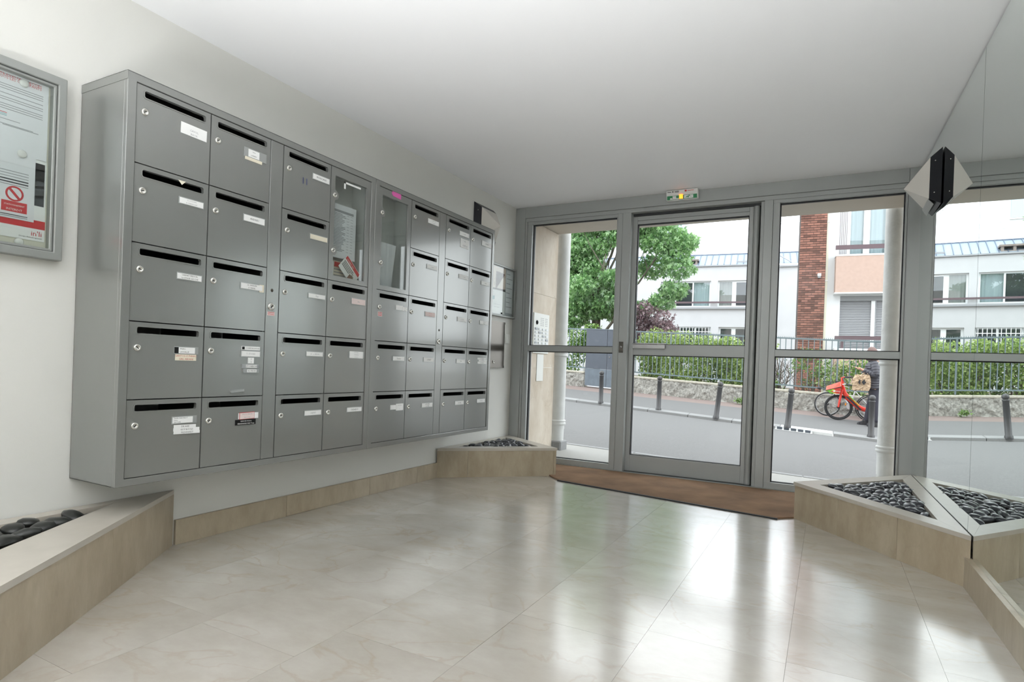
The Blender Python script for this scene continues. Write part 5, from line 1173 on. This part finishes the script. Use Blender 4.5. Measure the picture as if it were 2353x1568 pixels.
# face details
mb=MB(); mb.ball((-.115,0,1.335),.016,0,8,6,(1.1,.8,1.3)); 
for s in (-1,1): mb.ball((-.02,.078*s,1.34),.02,0,8,6,(.7,.35,1.2))
mb.build('nose_and_ears',M['skin'],t)
mb=MB(); 
for s in (-1,1): mb.ball((-.105,.03*s,1.36),.009,0,8,6)
mb.build('eyes',M['eye'],t)
MB().ball((-.108,0,1.298),.014,0,8,6,(.5,1.3,.35)).build('mouth',mat('lips',(176,104,98),.5),t)
mb=MB(); nu,nv=26,12; v=[];f=[]
for j in range(nv+1):
    th=math.pi*(.0+.86*j/nv)
    for i in range(nu+1):
        a=-2.35+4.7*i/nu; rr1=.108*(1+.035*math.sin(a*13)); z=1.36+.125*math.cos(th)
        if j>nv*.6: rr1*=1+.1*(j-nv*.6)/nv
        zz=z if j<=nv*.6 else 1.36+.125*math.cos(math.pi*.86*.6)-(j-nv*.6)*.026
        sn=math.sin(th) if j<=nv*.6 else math.sin(math.pi*.86*.6)
        v.append((-.025+rr1*sn*math.cos(a),rr1*.95*sn*math.sin(a),zz))
for j in range(nv):
    for i in range(nu): a=j*(nu+1)+i; f.append((a,a+1,a+nu+2,a+nu+1))
mb.add(v,f,0,True); o=mb.build('hair',M['hair'],t,); sd=o.modifiers.new('thick','SOLIDIFY'); sd.thickness=.012
# trousers
TV=[(.04,0,.76),(.04,0,.68)]; TR=[(.125,.115),(.12,.11)]; TE=[(0,1)]
for s in (-1,1):
    kn,an,toe=legs[s]; p=1
    for q,r_ in (((.045,.07*s,.6),.088),((kn[0]*.6+.02,.074*s,.5),.076),(kn,.066),(((kn[0]+an[0])/2,kn[1],.24),.06),((an[0],an[1],.055),.056)):
        TV.append(q); TR.append(r_); TE.append((p,len(TV)-1)); p=len(TV)-1
o=meshobj('trousers',skin_mesh('trousers',TV,TE,TR,2),t); o.data.materials.append(M['trouser'])
for s in (-1,1):
    kn,an,toe=legs[s]; d=(Vector(toe)-Vector(an)); d.z=0; d.normalize(); h=Vector(an)-d*.045; tp=Vector(an)+d*.15
    mb=MB(); n=Vector((-d.y,d.x,0))
    def ringp(c,w_,z0,z1): return [(c+n*w_+Vector((0,0,z0-c.z))),(c-n*w_+Vector((0,0,z0-c.z))),(c-n*w_*.75+Vector((0,0,z1-c.z))),(c+n*w_*.75+Vector((0,0,z1-c.z)))]
    L_=[ringp(h,.03,.0,.085),ringp(h+d*.05,.042,.0,.105),ringp(h+d*.1,.045,.0,.085),ringp(h+d*.16,.05,.0,.06),ringp(tp,.035,.0,.04)]
    for k in range(4): mb.hull(L_[k],L_[k+1])
    mb.build('shoe',M['shoe'],t,bev=.008,seg=2)
# puffer jacket: quilted rings
mb=MB(); n=28; rings=66; v=[];f=[]
for j in range(rings+1):
    u=j/rings; z=.70+.535*u; 
    rx=.150-.018*u if u<.75 else .1365-.12*((u-.75)/.25)**1.6; ry=.168 if u<.7 else .168-.105*((u-.7)/.3)**1.5
    q=.011*abs(math.sin(math.pi*u*12))
    for i in range(n):
        a=2*math.pi*i/n; v.append((.042-.03*u+(rx+q)*math.cos(a),(ry+q)*math.sin(a),z+.004*math.sin(5*a)))
for j in range(rings):
    for i in range(n): f.append((j*n+i,j*n+(i+1)%n,(j+1)*n+(i+1)%n,(j+1)*n+i))
mb.add(v,f,0,True); jk=mb.build('puffer_jacket',M['puffer'],t)
for s,el,wr in ((-1,(.05,-.195,.95),(-.14,-.135,1.038)),(1,(.03,.19,.95),(-.145,.105,1.038))):
    key=[Vector((.025,.115*s,1.175)),Vector((.04,.165*s,1.06)),Vector(el),Vector((-.04,(el[1]+wr[1])/2,.985)),Vector(wr)]; kr=[.07,.072,.066,.056,.04]
    pts=[];rs=[]
    N=40
    for i in range(N+1):
        u=i/N*4; k=min(int(u),3); fr_=u-k; sm=fr_
        pts.append(key[k].lerp(key[k+1],sm)); rs.append(kr[k]+(kr[k+1]-kr[k])*fr_+.009*abs(math.sin(math.pi*i/N*9))-.004)
    for _ in range(3): pts=[pts[0]]+[(pts[i-1]+pts[i]*2+pts[i+1])/4 for i in range(1,N)]+[pts[-1]]
    MB().path(pts,rs,14).build('sleeve',M['puffer'],t)
MB().lathe([(.062,0),(.072,.02),(.068,.045),(.055,.055)],(-.005,0,1.20),18).build('collar',M['puffer'],t)
# phone and paper bag are things of their own
g=thing('phone','dark phone held up in front of the person in the black jacket','phone',(px-.27,py-.05,walk_z(px,py)+1.145),None,0,True); g.rotation_euler=(0,.5,0)
MB().box(-.006,-.035,-.06,.006,.035,.06).build('phone_body',M['bblack'],g,bev=.004)
g=thing('paper_bag','crumpled brown paper bag with a dark round emblem hanging from the person\'s arm','bag',(px-.185,py-.19,walk_z(px,py)+.69),None,0,True)
mb=MB(); nx_,nz_=12,12; v=[];f=[]; loops=[]
per=[(-.15+.3*i/nx_,-.055) for i in range(nx_+1)]+[(.15,-.055+.11*k/4) for k in range(1,5)]+[(.15-.3*i/nx_,.055) for i in range(1,nx_+1)]+[(-.15,.055-.11*k/4) for k in range(1,4)]
n=len(per); rb=random.Random(4)
for j in range(nz_+1):
    z=-.0+.31*j/nz_
    for (x,y) in per:
        k=.72+.30*math.sin(math.pi*min(max(j/nz_*.86+.12,0),1))**.7; v.append((x*k+rb.uniform(-.012,.012)+.02*(j/nz_-.5),y*k*1.15+rb.uniform(-.013,.013)-.004,z+rb.uniform(-.007,.007)))
for j in range(nz_):
    for i in range(n): f.append((j*n+i,j*n+(i+1)%n,(j+1)*n+(i+1)%n,(j+1)*n+i))
f.append(tuple(range(n-1,-1,-1))); mb.add(v,f); mb.build('bag_body',M['bag'],g)
mb=MB()
for s in (-1,1): mb.path([(-.03,.045*s,.29),(.03,.045*s+.01,.34),(.07,.04,.352),(.10,.045*s,.33),(.11,.045*s,.29)],.006,5)
mb.build('handle',M['bag'],g)
mb=MB()
arc=[(-.055*math.cos(a)+.0,.165+.055*math.sin(a)) for a in np.linspace(-1.0,1.0,9)]+[(-.03*math.cos(a),.165+.03*math.sin(a)) for a in np.linspace(1.0,-1.0,9)]
mb.plate(arc,[],'y',-.09,-.08); mb.plate([(.0,.165),(.035,.215),(.06,.2),(.05,.18),(.075,.17),(.075,.15),(.05,.15),(.055,.125),(.03,.115)],[],'y',-.09,-.08)
mb.build('printed_emblem',M['bblack'],g)
